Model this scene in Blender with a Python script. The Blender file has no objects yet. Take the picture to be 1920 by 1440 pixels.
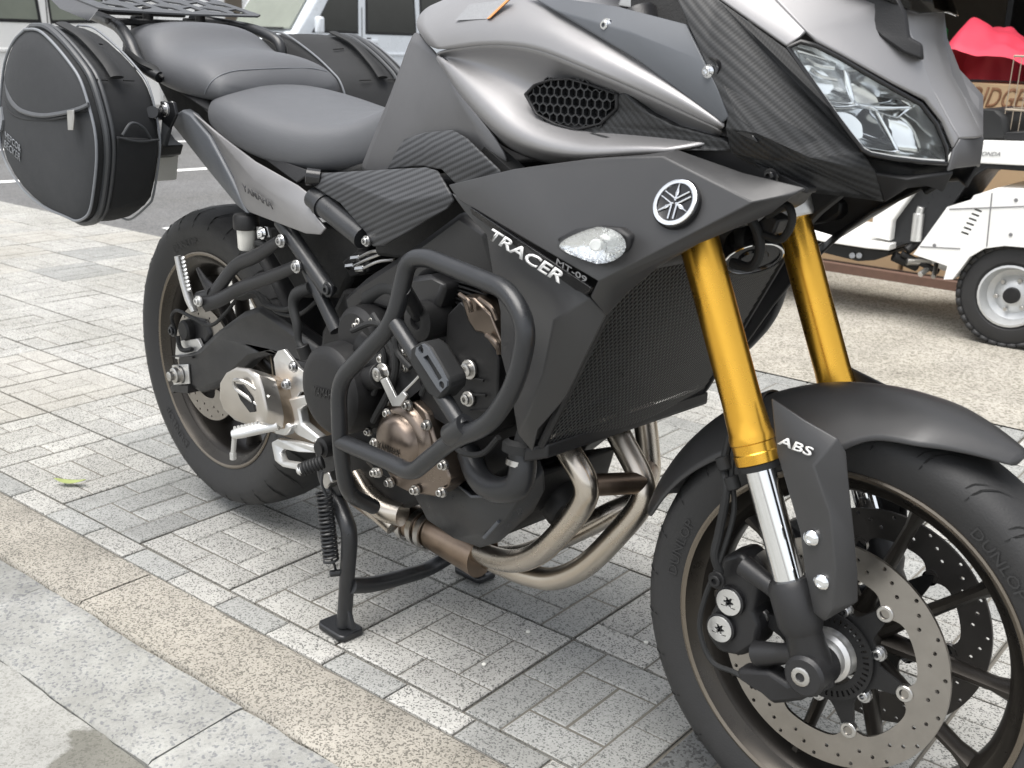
import bpy, bmesh, math, random
from mathutils import Vector, Matrix, Euler
from mathutils.geometry import tessellate_polygon
random.seed(7)
S = bpy.context.scene
COL = S.collection
# ---------------------------------------------------------------- camera, sky, sun, exposure
CAM = Vector((2.0091, -1.2193, 1.02)); ROT = Euler((1.2679, -0.0311, 0.7881), 'XYZ'); FPX = 2062.5
cd = bpy.data.cameras.new('camera'); cam = bpy.data.objects.new('camera', cd); COL.objects.link(cam)
cam.location = CAM; cam.rotation_euler = ROT
cd.sensor_width = 36; cd.lens = FPX / 1920 * 36; cd.clip_start = .05; cd.clip_end = 400
cd.dof.use_dof = True; cd.dof.focus_distance = 1.75; cd.dof.aperture_fstop = 11
S.camera = cam
SUN_EL, SUN_AZ = math.radians(72), math.radians(185)      # azimuth measured from +Y clockwise (sky node)
W = bpy.data.worlds.new('World'); S.world = W; W.use_nodes = True
nt = W.node_tree; bg = nt.nodes['Background']
sky = nt.nodes.new('ShaderNodeTexSky'); sky.sky_type = 'NISHITA'; sky.sun_disc = False
sky.sun_elevation = SUN_EL; sky.sun_rotation = SUN_AZ; sky.air_density = 1.0; sky.dust_density = 2.0; sky.ozone_density = 1.0
hs = nt.nodes.new('ShaderNodeHueSaturation'); hs.inputs['Saturation'].default_value = .22
nt.links.new(sky.outputs[0], hs.inputs['Color']); nt.links.new(hs.outputs[0], bg.inputs[0]); bg.inputs[1].default_value = .085
sl = bpy.data.lights.new('sun', 'SUN'); sl.energy = 1.5; sl.angle = math.radians(50); sl.color = (1, .965, .92)
sun = bpy.data.objects.new('sun', sl); COL.objects.link(sun)
sd = Vector((math.sin(SUN_AZ) * math.cos(SUN_EL), math.cos(SUN_AZ) * math.cos(SUN_EL), math.sin(SUN_EL)))
sun.rotation_euler = sd.to_track_quat('Z', 'Y').to_euler()
S.view_settings.view_transform = 'Standard'; S.view_settings.look = 'None'
S.view_settings.exposure = 1.64; S.view_settings.gamma = 1
# ---------------------------------------------------------------- pixel -> place helpers (a pixel gives a direction, the plane gives the distance)
RM = ROT.to_matrix()
def ray(px, py): return RM @ Vector(((px - 960) / FPX, (720 - py) / FPX, -1))
def PL(px, py, pt, n):
    d = ray(px, py); return CAM + d * ((Vector(pt) - CAM).dot(n) / d.dot(n))
def P(px, py, y): return PL(px, py, (0, y, 0), Vector((0, 1, 0)))
def PZ(px, py, z=0): return PL(px, py, (0, 0, z), Vector((0, 0, 1)))
def PX(px, py, x): return PL(px, py, (x, 0, 0), Vector((1, 0, 0)))
RAKE = math.radians(24); STEER = .0741; SO = Vector((1.54, 0, 0)); SA = Vector((-math.sin(RAKE), 0, math.cos(RAKE)))
MST = Matrix.Translation(SO) @ Matrix.Rotation(STEER, 4, SA) @ Matrix.Translation(-SO); MSI = MST.inverted()
def F(px, py, y):                              # same, in the frame of the turned front end
    o = MSI @ CAM; d = MSI.to_3x3() @ ray(px, py); return o + d * ((y - o.y) / d.y)
# ---------------------------------------------------------------- materials
M = {}
def mat(name, col, rough=.5, metal=0., var=.12, vs=14., bump=0., bs=200., coat=0., trans=0., emit=None, rv=.08, spec=.5):
    m = bpy.data.materials.new(name); m.use_nodes = True; n = m.node_tree; b = n.nodes['Principled BSDF']; L = n.links.new
    b.inputs['Base Color'].default_value = (*col, 1); b.inputs['Roughness'].default_value = rough; b.inputs['Metallic'].default_value = metal
    b.inputs['Coat Weight'].default_value = coat; b.inputs['Coat Roughness'].default_value = .12
    b.inputs['Transmission Weight'].default_value = trans; b.inputs['Specular IOR Level'].default_value = spec
    tc = n.nodes.new('ShaderNodeNewGeometry')
    if var or rv:
        nz = n.nodes.new('ShaderNodeTexNoise'); nz.inputs['Scale'].default_value = vs; nz.inputs['Detail'].default_value = 6; nz.inputs['Roughness'].default_value = .65
        L(tc.outputs['Position'], nz.inputs['Vector'])
        if var:
            mx = n.nodes.new('ShaderNodeMix'); mx.data_type = 'RGBA'
            mx.inputs[6].default_value = (*[c * (1 - var) for c in col], 1); mx.inputs[7].default_value = (*[min(1, c * (1 + var)) for c in col], 1)
            L(nz.outputs['Fac'], mx.inputs[0]); L(mx.outputs[2], b.inputs['Base Color'])
        if rv:
            mr = n.nodes.new('ShaderNodeMapRange'); mr.inputs['To Min'].default_value = max(.02, rough - rv); mr.inputs['To Max'].default_value = min(1, rough + rv)
            mr.inputs['From Min'].default_value = .3; mr.inputs['From Max'].default_value = .7
            L(nz.outputs['Fac'], mr.inputs['Value']); L(mr.outputs[0], b.inputs['Roughness'])
    if bump:
        n2 = n.nodes.new('ShaderNodeTexNoise'); n2.inputs['Scale'].default_value = bs; n2.inputs['Detail'].default_value = 3
        L(tc.outputs['Position'], n2.inputs['Vector'])
        bp = n.nodes.new('ShaderNodeBump'); bp.inputs['Strength'].default_value = bump; bp.inputs['Distance'].default_value = .002
        L(n2.outputs['Fac'], bp.inputs['Height']); L(bp.outputs[0], b.inputs['Normal'])
    if emit: b.inputs['Emission Color'].default_value = (*emit[0], 1); b.inputs['Emission Strength'].default_value = emit[1]
    M[name] = m; return m
def node(m, t): return m.node_tree.nodes.new('ShaderNode' + t)
def ramp(m, stops):
    r = node(m, 'ValToRGB'); e = r.color_ramp.elements
    while len(e) > 1: e.remove(e[-1])
    e[0].position, e[0].color = stops[0][0], (*stops[0][1], 1)
    for p, c in stops[1:]: k = e.new(p); k.color = (*c, 1)
    return r
def speckle(name, light, dark, scale, frac, rough=.8, big=(.8, 1.08), bump=.35, soft=.5, blot=6.):
    """stone: angular chips (voronoi cells) in a grainy matrix, with larger weathering blotches and a tone of its own for each piece"""
    m = mat(name, light, rough, var=0, rv=0); n = m.node_tree; L = n.links.new; b = n.nodes['Principled BSDF']
    g = node(m, 'NewGeometry')
    wz = node(m, 'TexNoise'); wz.inputs['Scale'].default_value = scale * .9; wz.inputs['Detail'].default_value = 2; L(g.outputs['Position'], wz.inputs['Vector'])
    wm = node(m, 'VectorMath'); wm.operation = 'MULTIPLY_ADD'; wm.inputs[1].default_value = (1.1 / scale,) * 3; L(wz.outputs['Color'], wm.inputs[0]); L(g.outputs['Position'], wm.inputs[2])
    vo = node(m, 'TexVoronoi'); vo.inputs['Scale'].default_value = scale; L(wm.outputs[0], vo.inputs['Vector'])
    sx = node(m, 'SeparateColor'); L(vo.outputs['Color'], sx.inputs[0])
    mid = tuple(a * soft + c * (1 - soft) for a, c in zip(light, dark))
    r = ramp(m, [(0, dark), (frac * .55, dark), (frac * .75, mid), (frac, light), (.8, tuple(c * 1.06 for c in light)), (1, tuple(c * .9 for c in light))]); L(sx.outputs[0], r.inputs[0])
    gz = node(m, 'TexNoise'); gz.inputs['Scale'].default_value = scale * 4; gz.inputs['Detail'].default_value = 4; L(g.outputs['Position'], gz.inputs['Vector'])
    rg_ = ramp(m, [(.3, (.82,) * 3), (.7, (1.12,) * 3)]); L(gz.outputs['Fac'], rg_.inputs[0])
    n2 = node(m, 'TexNoise'); n2.inputs['Scale'].default_value = blot; n2.inputs['Detail'].default_value = 9; n2.inputs['Roughness'].default_value = .72; L(g.outputs['Position'], n2.inputs['Vector'])
    r2 = ramp(m, [(.32, (big[0],) * 3), (.68, (big[1],) * 3)]); L(n2.outputs['Fac'], r2.inputs[0])
    n3 = node(m, 'TexNoise'); n3.inputs['Scale'].default_value = 1.7; n3.inputs['Detail'].default_value = 5; L(g.outputs['Position'], n3.inputs['Vector'])
    r3 = ramp(m, [(.35, (.88, .875, .85)), (.6, (1.03,) * 3)]); L(n3.outputs['Fac'], r3.inputs[0])
    oi = node(m, 'ObjectInfo'); mr = node(m, 'MapRange'); mr.inputs['To Min'].default_value = .86; mr.inputs['To Max'].default_value = 1.08; L(oi.outputs['Random'], mr.inputs['Value'])
    cur = r.outputs[0]
    for k in (rg_.outputs[0], r2.outputs[0], r3.outputs[0], mr.outputs[0]):
        mx = node(m, 'Mix'); mx.data_type = 'RGBA'; mx.blend_type = 'MULTIPLY'; mx.inputs[0].default_value = 1; L(cur, mx.inputs[6]); L(k, mx.inputs[7]); cur = mx.outputs[2]
    L(cur, b.inputs['Base Color'])
    bp = node(m, 'Bump'); bp.inputs['Strength'].default_value = bump; bp.inputs['Distance'].default_value = .002
    ad = node(m, 'Math'); ad.operation = 'ADD'; L(gz.outputs['Fac'], ad.inputs[0]); L(sx.outputs[0], ad.inputs[1]); L(ad.outputs[0], bp.inputs['Height']); L(bp.outputs[0], b.inputs['Normal'])
    return m
speckle('slab_light', (.455, .45, .425), (.15, .15, .142), 400, .30)
speckle('slab_grey', (.34, .343, .33), (.14, .145, .14), 420, .28)
speckle('slab_warm', (.44, .428, .395), (.23, .22, .2), 420, .28)
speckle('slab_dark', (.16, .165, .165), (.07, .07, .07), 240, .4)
speckle('kerb_granite', (.47, .44, .385), (.19, .18, .155), 360, .40, bump=.8, big=(.82, 1.1))
speckle('gutter_concrete', (.32, .322, .305), (.20, .205, .21), 230, .26, big=(.62, 1.2), bump=.6, blot=5)
speckle('apron_concrete', (.43, .405, .355), (.22, .205, .17), 170, .42, big=(.8, 1.12), bump=.7)
speckle('asphalt', (.15, .15, .15), (.08, .08, .08), 160, .5, big=(.85, 1.1))
speckle('road_concrete', (.38, .38, .36), (.29, .29, .27), 300, .3, big=(.78, 1.1))
mat('joint_fill', (.15, .14, .12), .95, var=.25, vs=30, bump=.4, bs=400)
mat('joint_mortar', (.15, .14, .12), .95, var=.3, vs=40, bump=.5, bs=400)
mat('road_paint', (.78, .78, .76), .7, var=.12, vs=20)
mat('white_paint', (.78, .78, .76), .32, var=.08, vs=7, coat=.3)
mat('silver_paint', (.72, .76, .80), .3, metal=.1, var=.04, vs=2, coat=.4)
mat('tank_grey', (.285, .281, .285), .46, metal=.6, var=.03, vs=6, bump=.06, bs=2500)
mat('matte_black_grey', (.036, .036, .037), .40, var=.06, vs=20, bump=.05, bs=1200)
mat('strip_grey', (.085, .092, .103), .5, var=.05, bump=.06, bs=1200)
mat('knee_grey', (.13, .13, .134), .48, metal=.5, var=.04)
mat('black_plastic', (.014, .014, .015), .5, spec=.4, var=.25, vs=40, bump=.15, bs=700)
mat('black_gloss', (.012, .012, .013), .2, var=.1)
mat('engine_black', (.012, .012, .0125), .5, spec=.35, var=.4, vs=30, bump=.12, bs=500)
mat('bar_black', (.018, .019, .021), .34, spec=.5, var=.15, vs=40, bump=.12, bs=600)
mat('frame_black', (.016, .016, .017), .42, spec=.45, var=.15, vs=20, bump=.1, bs=500)
mat('rubber', (.016, .0165, .017), .62, spec=.35, var=.3, vs=25, bump=.12, bs=500)
mat('tyre_rubber', (.026, .026, .0265), .6, spec=.4, var=.3, vs=18, bump=.2, bs=350)
mat('sidewall_print', (.0275, .0275, .028), .7, var=.1)
mat('groove', (.006, .006, .006), .9, var=0, rv=0)
mat('seat_vinyl', (.085, .088, .095), .46, var=.08, vs=8, bump=.4, bs=1000)
mat('bag_fabric', (.016, .017, .0185), .8, var=.15, vs=12, bump=.6, bs=1600)
mat('bag_panel', (.028, .03, .033), .8, var=.1, vs=12, bump=.6, bs=1600)
mat('piping', (.17, .18, .195), .45, var=.2, vs=60)
mat('zip_rubber', (.05, .053, .057), .45, var=.15, vs=60)
mat('gold', (.78, .43, .06), .28, metal=1, var=.05, vs=20, rv=.05)
mat('chrome_facet', (.9, .91, .92), .1, metal=1, var=0, rv=0, bump=1.0, bs=170)
mat('chrome', (.82, .83, .84), .09, metal=1, var=0, rv=.03)
mat('steel', (.52, .51, .49), .33, metal=1, var=.15, vs=60)
mat('bolt_steel', (.48, .48, .48), .28, metal=1, var=.15, vs=120)
mat('alu_satin', (.66, .66, .65), .38, metal=.85, var=.08, vs=50)
mat('alu_bright', (.62, .62, .61), .36, metal=.8, var=.06, vs=60)
mat('exhaust', (.56, .51, .445), .28, metal=1, var=.16, vs=7, rv=.05)
mat('exhaust_burnt', (.28, .215, .165), .36, metal=1, var=.4, vs=22)
mat('muffler', (.56, .53, .49), .34, metal=1, var=.1, vs=30)
mat('muffler_tan', (.42, .34, .26), .36, metal=1, var=.15, vs=20)
mat('bronze', (.215, .175, .145), .33, metal=.95, var=.1, vs=30)
mat('rim_bronze', (.034, .030, .026), .38, metal=.6, var=.1, vs=30)
mat('rim_flange', (.05, .045, .039), .3, metal=.8, var=.1, vs=30)
mat('rim_lip', (.19, .165, .135), .3, metal=.9, var=.1, vs=30)
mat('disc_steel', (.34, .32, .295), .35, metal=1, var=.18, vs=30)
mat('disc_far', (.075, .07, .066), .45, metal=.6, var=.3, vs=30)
mat('plastic_clear', (.86, .87, .86), .3, trans=.45, var=.03)
mat('cup_white', (.7, .69, .64), .35, trans=.25, var=.05)
mat('mesh_wire', (.17, .17, .165), .35, metal=.7, var=.1)
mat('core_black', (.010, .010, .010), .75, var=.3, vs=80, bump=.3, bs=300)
mat('white_ink', (.72, .72, .71), .45, var=.03)
mat('grey_ink', (.17, .17, .175), .4, var=.03)
mat('dark_ink', (.045, .045, .048), .4, var=.03)
mat('lens_glow', (.95, .96, .96), .16, metal=.88, var=.02)
mat('cardboard', (.36, .25, .145), .8, var=.12, vs=8)
mat('cardboard_print', (.16, .075, .035), .8, var=.1)
mat('red_cloth', (.66, .05, .09), .6, var=.15, vs=9, bump=.3, bs=60)
mat('threshold', (.13, .075, .055), .7, var=.3, vs=30)
mat('shop_dark', (.11, .092, .07), .9, var=.5, vs=4)
mat('shop_floor', (.10, .085, .065), .8, var=.3, vs=9)
mat('rack_black', (.05, .052, .056), .45, var=.1, vs=30, bump=.1, bs=500)
mat('window_dark', (.03, .032, .03), .05, var=.2, vs=5, coat=.5)
mat('window_light', (.20, .22, .185), .05, var=.25, vs=3, coat=.5)
mat('wall_white', (.86, .86, .84), .7, var=.04, vs=1.2)
mat('leaf_green', (.30, .35, .12), .55, var=.25, vs=60)
mat('stone_chip', (.75, .74, .68), .8, var=.2, vs=200)
mat('green_plastic', (.03, .35, .08), .4)
mat('sticker', (.26, .265, .275), .45, var=.3, vs=400)
mat('orange_ink', (.6, .25, .08), .5)
mat('steel_wheel', (.56, .57, .57), .42, metal=.5, var=.1, vs=40)
mat('plate_back', (.66, .66, .63), .45, metal=.0, var=.1)
mat('wire_brown', (.3, .25, .19), .6)
# clear glass
def glass(name, col=(1, 1, 1), rough=.02):
    m = bpy.data.materials.new(name); m.use_nodes = True; n = m.node_tree; L = n.links.new
    n.nodes.remove(n.nodes['Principled BSDF']); o = n.nodes['Material Output']
    t = n.nodes.new('ShaderNodeBsdfTransparent'); t.inputs[0].default_value = (*col, 1)
    g = n.nodes.new('ShaderNodeBsdfGlossy'); g.inputs['Roughness'].default_value = rough
    f = n.nodes.new('ShaderNodeFresnel'); f.inputs[0].default_value = 1.5; x = n.nodes.new('ShaderNodeMixShader')
    L(f.outputs[0], x.inputs[0]); L(t.outputs[0], x.inputs[1]); L(g.outputs[0], x.inputs[2]); L(x.outputs[0], o.inputs[0]); M[name] = m
glass('lens_clear', (.96, .97, .97)); glass('screen_tint', (.22, .23, .3)); glass('car_glass', (.5, .55, .5))
def carbon(name, c0, c1, scale, rot):
    m = mat(name, c0, .5, var=0, rv=0, spec=.4); n = m.node_tree; L = n.links.new; b = n.nodes['Principled BSDF']
    g = node(m, 'NewGeometry'); mp = node(m, 'Mapping'); mp.inputs['Rotation'].default_value = rot
    L(g.outputs['Position'], mp.inputs['Vector'])
    w = node(m, 'TexWave'); w.wave_type = 'BANDS'; w.bands_direction = 'Z'; w.inputs['Scale'].default_value = scale; w.inputs['Distortion'].default_value = 0
    w2 = node(m, 'TexWave'); w2.wave_type = 'BANDS'; w2.bands_direction = 'X'; w2.inputs['Scale'].default_value = scale * 2.0
    ad = node(m, 'Vector_Math') if False else node(m, 'Math'); ad.operation = 'MULTIPLY_ADD'; ad.inputs[1].default_value = .28
    L(mp.outputs[0], w.inputs['Vector']); L(mp.outputs[0], w2.inputs['Vector'])
    L(w2.outputs['Fac'], ad.inputs[0]); L(w.outputs['Fac'], ad.inputs[2])
    r = ramp(m, [(.15, c0), (.95, c1)]); L(ad.outputs[0], r.inputs[0]); L(r.outputs[0], b.inputs['Base Color'])
    bp = node(m, 'Bump'); bp.inputs['Strength'].default_value = .3; bp.inputs['Distance'].default_value = .001
    L(ad.outputs[0], bp.inputs['Height']); L(bp.outputs[0], b.inputs['Normal'])
carbon('carbon', (.012, .0125, .013), (.027, .028, .0295), 42, (0, math.radians(-38), 0))
carbon('carbon_light', (.018, .0185, .02), (.055, .057, .061), 36, (0, math.radians(22), 0))
# ---------------------------------------------------------------- mesh helpers
def link(name, me, m, parent=None, smooth=35):
    if smooth is not None:
        me.shade_smooth()
        if smooth: me.set_sharp_from_angle(angle=math.radians(smooth))
    o = bpy.data.objects.new(name, me); COL.objects.link(o)
    if m: me.materials.append(M[m])
    if parent is not None: o.parent = parent
    return o
def mesh(name, vs, fs, m, parent=None, smooth=35, solid=0, bev=0, sub=0, off=1, recalc=True):
    me = bpy.data.meshes.new(name); me.from_pydata([tuple(v) for v in vs], [], fs)
    if recalc:
        bm = bmesh.new(); bm.from_mesh(me); bmesh.ops.recalc_face_normals(bm, faces=bm.faces); bm.to_mesh(me); bm.free()
    o = link(name, me, m, parent, smooth)
    return mods(o, solid, bev, sub, off)
def mods(o, solid=0, bev=0, sub=0, off=1):
    if sub: k = o.modifiers.new('sub', 'SUBSURF'); k.levels = k.render_levels = sub
    if solid: k = o.modifiers.new('solid', 'SOLIDIFY'); k.thickness = solid; k.offset = off
    if bev: k = o.modifiers.new('bev', 'BEVEL'); k.width = bev; k.segments = 2; k.limit_method = 'ANGLE'; k.angle_limit = math.radians(28)
    return o
def bmobj(name, bm, m, parent=None, smooth=35):
    me = bpy.data.meshes.new(name); bm.to_mesh(me); bm.free(); return link(name, me, m, parent, smooth)
def slab(name, outer, depth, m, parent=None, holes=(), bev=.0015, smooth=35):
    """outer / holes: lists of 3-D points; pushed along depth (vector) into a closed plate"""
    d = Vector(depth); loops = [[Vector(p) for p in outer]] + [[Vector(p) for p in h] for h in holes]
    tri = tessellate_polygon(loops); flat = [p for l in loops for p in l]; n = len(flat)
    vs = flat + [p + d for p in flat]; fs = []
    for t in tri: fs.append(tuple(t)); fs.append(tuple(n + i for i in reversed(t)))
    k = 0
    for l in loops:
        q = len(l)
        for i in range(q): a, b = k + i, k + (i + 1) % q; fs.append((a, b, n + b, n + a))
        k += q
    return mesh(name, vs, fs, m, parent, smooth, bev=bev)
def catmull(pts, n=6):
    pts = [Vector(p) for p in pts]
    if len(pts) < 3: return pts
    out = []; Q = [pts[0] * 2 - pts[1]] + pts + [pts[-1] * 2 - pts[-2]]
    for i in range(1, len(Q) - 2):
        a, b, c, d = Q[i - 1:i + 3]
        for k in range(n):
            t = k / n; out.append(.5 * (2 * b + (c - a) * t + (2 * a - 5 * b + 4 * c - d) * t * t + (3 * b - a - 3 * c + d) * t ** 3))
    out.append(pts[-1]); return out
def tube_bm(bm, path, r, seg=14, flat=None, cap=True):
    N = len(path); rr = r if isinstance(r, (list, tuple)) else [r] * N
    rr = [q if isinstance(q, tuple) else (q, q) for q in rr]
    if len(rr) != N:
        src = rr; rr = []; k_ = len(src) - 1
        for i in range(N):
            f = i * k_ / (N - 1); a = min(k_ - 1, int(f)); t = f - a; rr.append(tuple(p + (q - p) * t for p, q in zip(src[a], src[a + 1])))
    t0 = (path[1] - path[0]).normalized(); u = t0.orthogonal().normalized()
    if flat is not None: u = (Vector(flat) - t0 * t0.dot(Vector(flat))).normalized()
    rings = []; pt = t0
    for i, p in enumerate(path):
        t = (path[min(i + 1, N - 1)] - path[max(i - 1, 0)]).normalized()
        u = (pt.rotation_difference(t) @ u); u = (u - t * u.dot(t)).normalized(); v = t.cross(u); pt = t
        ru, rv = rr[i]
        rings.append([bm.verts.new(p + u * (ru * math.cos(2 * math.pi * k / seg)) + v * (rv * math.sin(2 * math.pi * k / seg))) for k in range(seg)])
    for a, b in zip(rings, rings[1:]):
        for k in range(seg): bm.faces.new((a[k], a[(k + 1) % seg], b[(k + 1) % seg], b[k]))
    if cap: bm.faces.new(rings[0][::-1]); bm.faces.new(rings[-1])
def tube(name, pts, r, m, parent=None, seg=14, n=6, straight=False, flat=None):
    bm = bmesh.new(); path = [Vector(p) for p in pts] if straight else catmull(pts, n)
    tube_bm(bm, path, r, seg, flat); return bmobj(name, bm, m, parent)
def fillet(pts, rad, n=6):
    """polyline with rounded corners (bent tube)"""
    pts = [Vector(p) for p in pts]; out = [pts[0]]
    for a, b, c in zip(pts, pts[1:], pts[2:]):
        d1, d2 = (a - b), (c - b); l = min(rad, d1.length * .48, d2.length * .48); p, q = b + d1.normalized() * l, b + d2.normalized() * l
        for k in range(n + 1): t = k / n; out.append(p * (1 - t) ** 2 + b * 2 * t * (1 - t) + q * t * t)
    out.append(pts[-1]); return out
def lathe_bm(bm, c, axis, prof, seg=32, closed=False):
    """prof: list of (h along axis, radius)"""
    ax = Vector(axis).normalized(); u = ax.orthogonal().normalized(); v = ax.cross(u); c = Vector(c); rings = []
    for h, r in prof:
        rings.append([bm.verts.new(c + ax * h + (u * math.cos(2 * math.pi * k / seg) + v * math.sin(2 * math.pi * k / seg)) * r) for k in range(seg)] if r > 1e-6 else [bm.verts.new(c + ax * h)])
    pr = list(zip(rings, rings[1:])) + ([(rings[-1], rings[0])] if closed else [])
    for a, b in pr:
        for k in range(seg):
            q = (k + 1) % seg
            if len(a) == 1 and len(b) == 1: continue
            if len(a) == 1: bm.faces.new((a[0], b[q], b[k]))
            elif len(b) == 1: bm.faces.new((a[k], a[q], b[0]))
            else: bm.faces.new((a[k], a[q], b[q], b[k]))
    bmesh.ops.recalc_face_normals(bm, faces=bm.faces)
def lathe(name, c, axis, prof, m, parent=None, seg=32, closed=False, smooth=35):
    bm = bmesh.new(); lathe_bm(bm, c, axis, prof, seg, closed); return bmobj(name, bm, m, parent, smooth)
def cyl(name, p0, p1, r, m, parent=None, seg=20, ch=.0012):
    p0, p1 = Vector(p0), Vector(p1); h = (p1 - p0).length; ch = min(ch, h * .3, r * .3)
    return lathe(name, p0, p1 - p0, [(0, 0), (0, r - ch), (ch, r), (h - ch, r), (h, r - ch), (h, 0)], m, parent, seg)
def box(name, c, sx, sy, sz, m, parent=None, rz=0, bev=.004):
    c = Vector(c); R = Matrix.Rotation(rz, 3, 'Z')
    vs = [c + R @ Vector((x * sx / 2, y * sy / 2, z * sz / 2)) for x in (-1, 1) for y in (-1, 1) for z in (-1, 1)]
    return mesh(name, vs, [(0, 1, 3, 2), (4, 6, 7, 5), (0, 4, 5, 1), (2, 3, 7, 6), (0, 2, 6, 4), (1, 5, 7, 3)], m, parent, bev=bev)
def patch(name, rows, m, parent=None, solid=.003, sub=2, crease=None, smooth=0, bev=0):
    nr, nc = len(rows), len(rows[0]); vs = [p for r in rows for p in r]
    fs = [(i * nc + j, i * nc + j + 1, (i + 1) * nc + j + 1, (i + 1) * nc + j) for i in range(nr - 1) for j in range(nc - 1)]
    o = mesh(name, vs, fs, m, parent, None, recalc=True)
    me = o.data; me.shade_smooth()
    # face outward: normals point to the side the patch lies on (-y for right side)
    if crease:
        cr = me.attributes.new('crease_edge', 'FLOAT', 'EDGE')
        for e in me.edges:
            a, b = sorted(e.vertices)
            for r_ in crease:
                if a // nc == r_ and b // nc == r_: cr.data[e.index].value = 1.0
    if sub: k = o.modifiers.new('sub', 'SUBSURF'); k.levels = k.render_levels = sub
    if solid: k = o.modifiers.new('solid', 'SOLIDIFY'); k.thickness = solid; k.offset = 0
    return o
def facets(name, vs, fs, m, parent=None, solid=.006, bev=.002, off=0):
    return mesh(name, vs, fs, m, parent, 30, solid, bev, 0, off)
def mirror(o, name=None, parent=None, front=False):
    me = o.data.copy(); A = Matrix.Scale(-1, 4, Vector((0, 1, 0)))
    me.transform(MST @ A @ MSI if front else A); me.flip_normals()
    c = o.copy(); c.data = me; c.name = name or o.name.split('.')[0]; COL.objects.link(c); c.parent = parent if parent is not None else o.parent
    return c
def steer(o): o.data.transform(MST); return o
def both(o, front=False):
    """a part and its twin on the other side of the machine, with their sub-parts"""
    c = mirror(o, front=front)
    for ch in list(o.children): mirror(ch, parent=c, front=front)
    return c
def text(name, s, p0, p1, up, m, parent=None, thick=.0008, lift=.0012, bold=0.0, toward=None):
    """lettering from p0 (left of baseline) to p1 (right), up = top of first letter: an affine frame on the surface"""
    c = bpy.data.curves.new(name, 'FONT'); c.body = s; c.offset = bold; c.resolution_u = 3
    t = bpy.data.objects.new(name, c); COL.objects.link(t)
    me = bpy.data.meshes.new_from_object(t.evaluated_get(bpy.context.evaluated_depsgraph_get())); bpy.data.objects.remove(t)
    xs = [v.co.x for v in me.vertices]; ys = [v.co.y for v in me.vertices]; x0, x1, y0, y1 = min(xs), max(xs), min(ys), max(ys)
    p0, p1, up = Vector(p0), Vector(p1), Vector(up); X, Yv = p1 - p0, up - p0; n = X.cross(Yv).normalized()
    if n.dot((toward or CAM) - p0) < 0: n.negate()
    for v in me.vertices: v.co = p0 + X * ((v.co.x - x0) / (x1 - x0)) + Yv * ((v.co.y - y0) / (y1 - y0)) + n * lift
    o = link(name, me, m, parent, None); k = o.modifiers.new('solid', 'SOLIDIFY'); k.thickness = thick; k.offset = 0
    return o
def stick(objs, pts, lift=0.0):
    # points of a surface seen along pixel directions (ray cast on the finished mesh)
    from mathutils.bvhtree import BVHTree
    dg = bpy.context.evaluated_depsgraph_get(); trees = [BVHTree.FromObject(o, dg) for o in objs]; out = []
    for px, py in pts:
        d = ray(px, py).normalized(); best = None
        for t in trees:
            h = t.ray_cast(CAM, d)
            if h[0] is not None and (best is None or h[3] < best[3]): best = h
        if best: n = best[1] if best[1].dot(d) < 0 else -best[1]; out.append(best[0] + n * lift)
    return out
def arc_text(name, s, c, r0, r1, y, a_mid, spread, m, parent, sign=-1):
    # lettering wrapped round a sidewall at radius r0..r1 in the plane y
    cu = bpy.data.curves.new(name, 'FONT'); cu.body = s; cu.resolution_u = 2; t = bpy.data.objects.new(name, cu); COL.objects.link(t)
    me = bpy.data.meshes.new_from_object(t.evaluated_get(bpy.context.evaluated_depsgraph_get())); bpy.data.objects.remove(t)
    xs = [v.co.x for v in me.vertices]; ys = [v.co.y for v in me.vertices]; x0, x1, y0, y1 = min(xs), max(xs), min(ys), max(ys)
    for v in me.vertices:
        a = a_mid - sign * -1 * spread * ((v.co.x - x0) / (x1 - x0) - .5); k = (v.co.y - y0) / (y1 - y0); r = r0 + (r1 - r0) * k
        v.co = Vector((c[0] + r * math.cos(a), y[0] + (y[1] - y[0]) * k, c[2] + r * math.sin(a)))
    return link(name, me, m, parent, None)
def tag(o, label=None, cat=None, group=None, kind=None):
    for k, v in (('label', label), ('category', cat), ('group', group), ('kind', kind)):
        if v: o[k] = v
    return o
def empty(name, loc=(0, 0, 0)):
    e = bpy.data.objects.new(name, None); COL.objects.link(e); e.location = loc; e.empty_display_size = .1; return e
def thing(name, label, cat, group=None): return tag(empty(name), label, cat, group)
# ================================================================ ground
TH = .1046; GO = Vector((.9013, -.1841, 0)); GS = .299
GU, GV = Vector((math.cos(TH), math.sin(TH), 0)), Vector((-math.sin(TH), math.cos(TH), 0))
def G(u, v, z=0): return GO + GU * u + GV * v + Vector((0, 0, z))
def sheet(name, pts, m, kind='structure', parent=None):
    o = mesh(name, pts, [tuple(range(len(pts)))], m, parent, None); tag(o, kind=kind); return o
sheet('ground', [(-60, -40, -.06), (60, -40, -.06), (60, 60, -.06), (-60, 60, -.06)], 'asphalt')
VE = 7 * GS                                                   # far edge of the slab paving
pav = mesh('pavement', [G(-16, -.06, -.006), G(8, -.06, -.006), G(8, VE, -.006), G(-16, VE, -.006), G(-16, -.06, -.055), G(8, -.06, -.055), G(8, VE, -.055), G(-16, VE, -.055)],
           [(0, 1, 2, 3), (4, 7, 6, 5), (0, 4, 5, 1), (1, 5, 6, 2), (2, 6, 7, 3), (3, 7, 4, 0)], 'joint_mortar', None, None); tag(pav, kind='structure')
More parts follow.
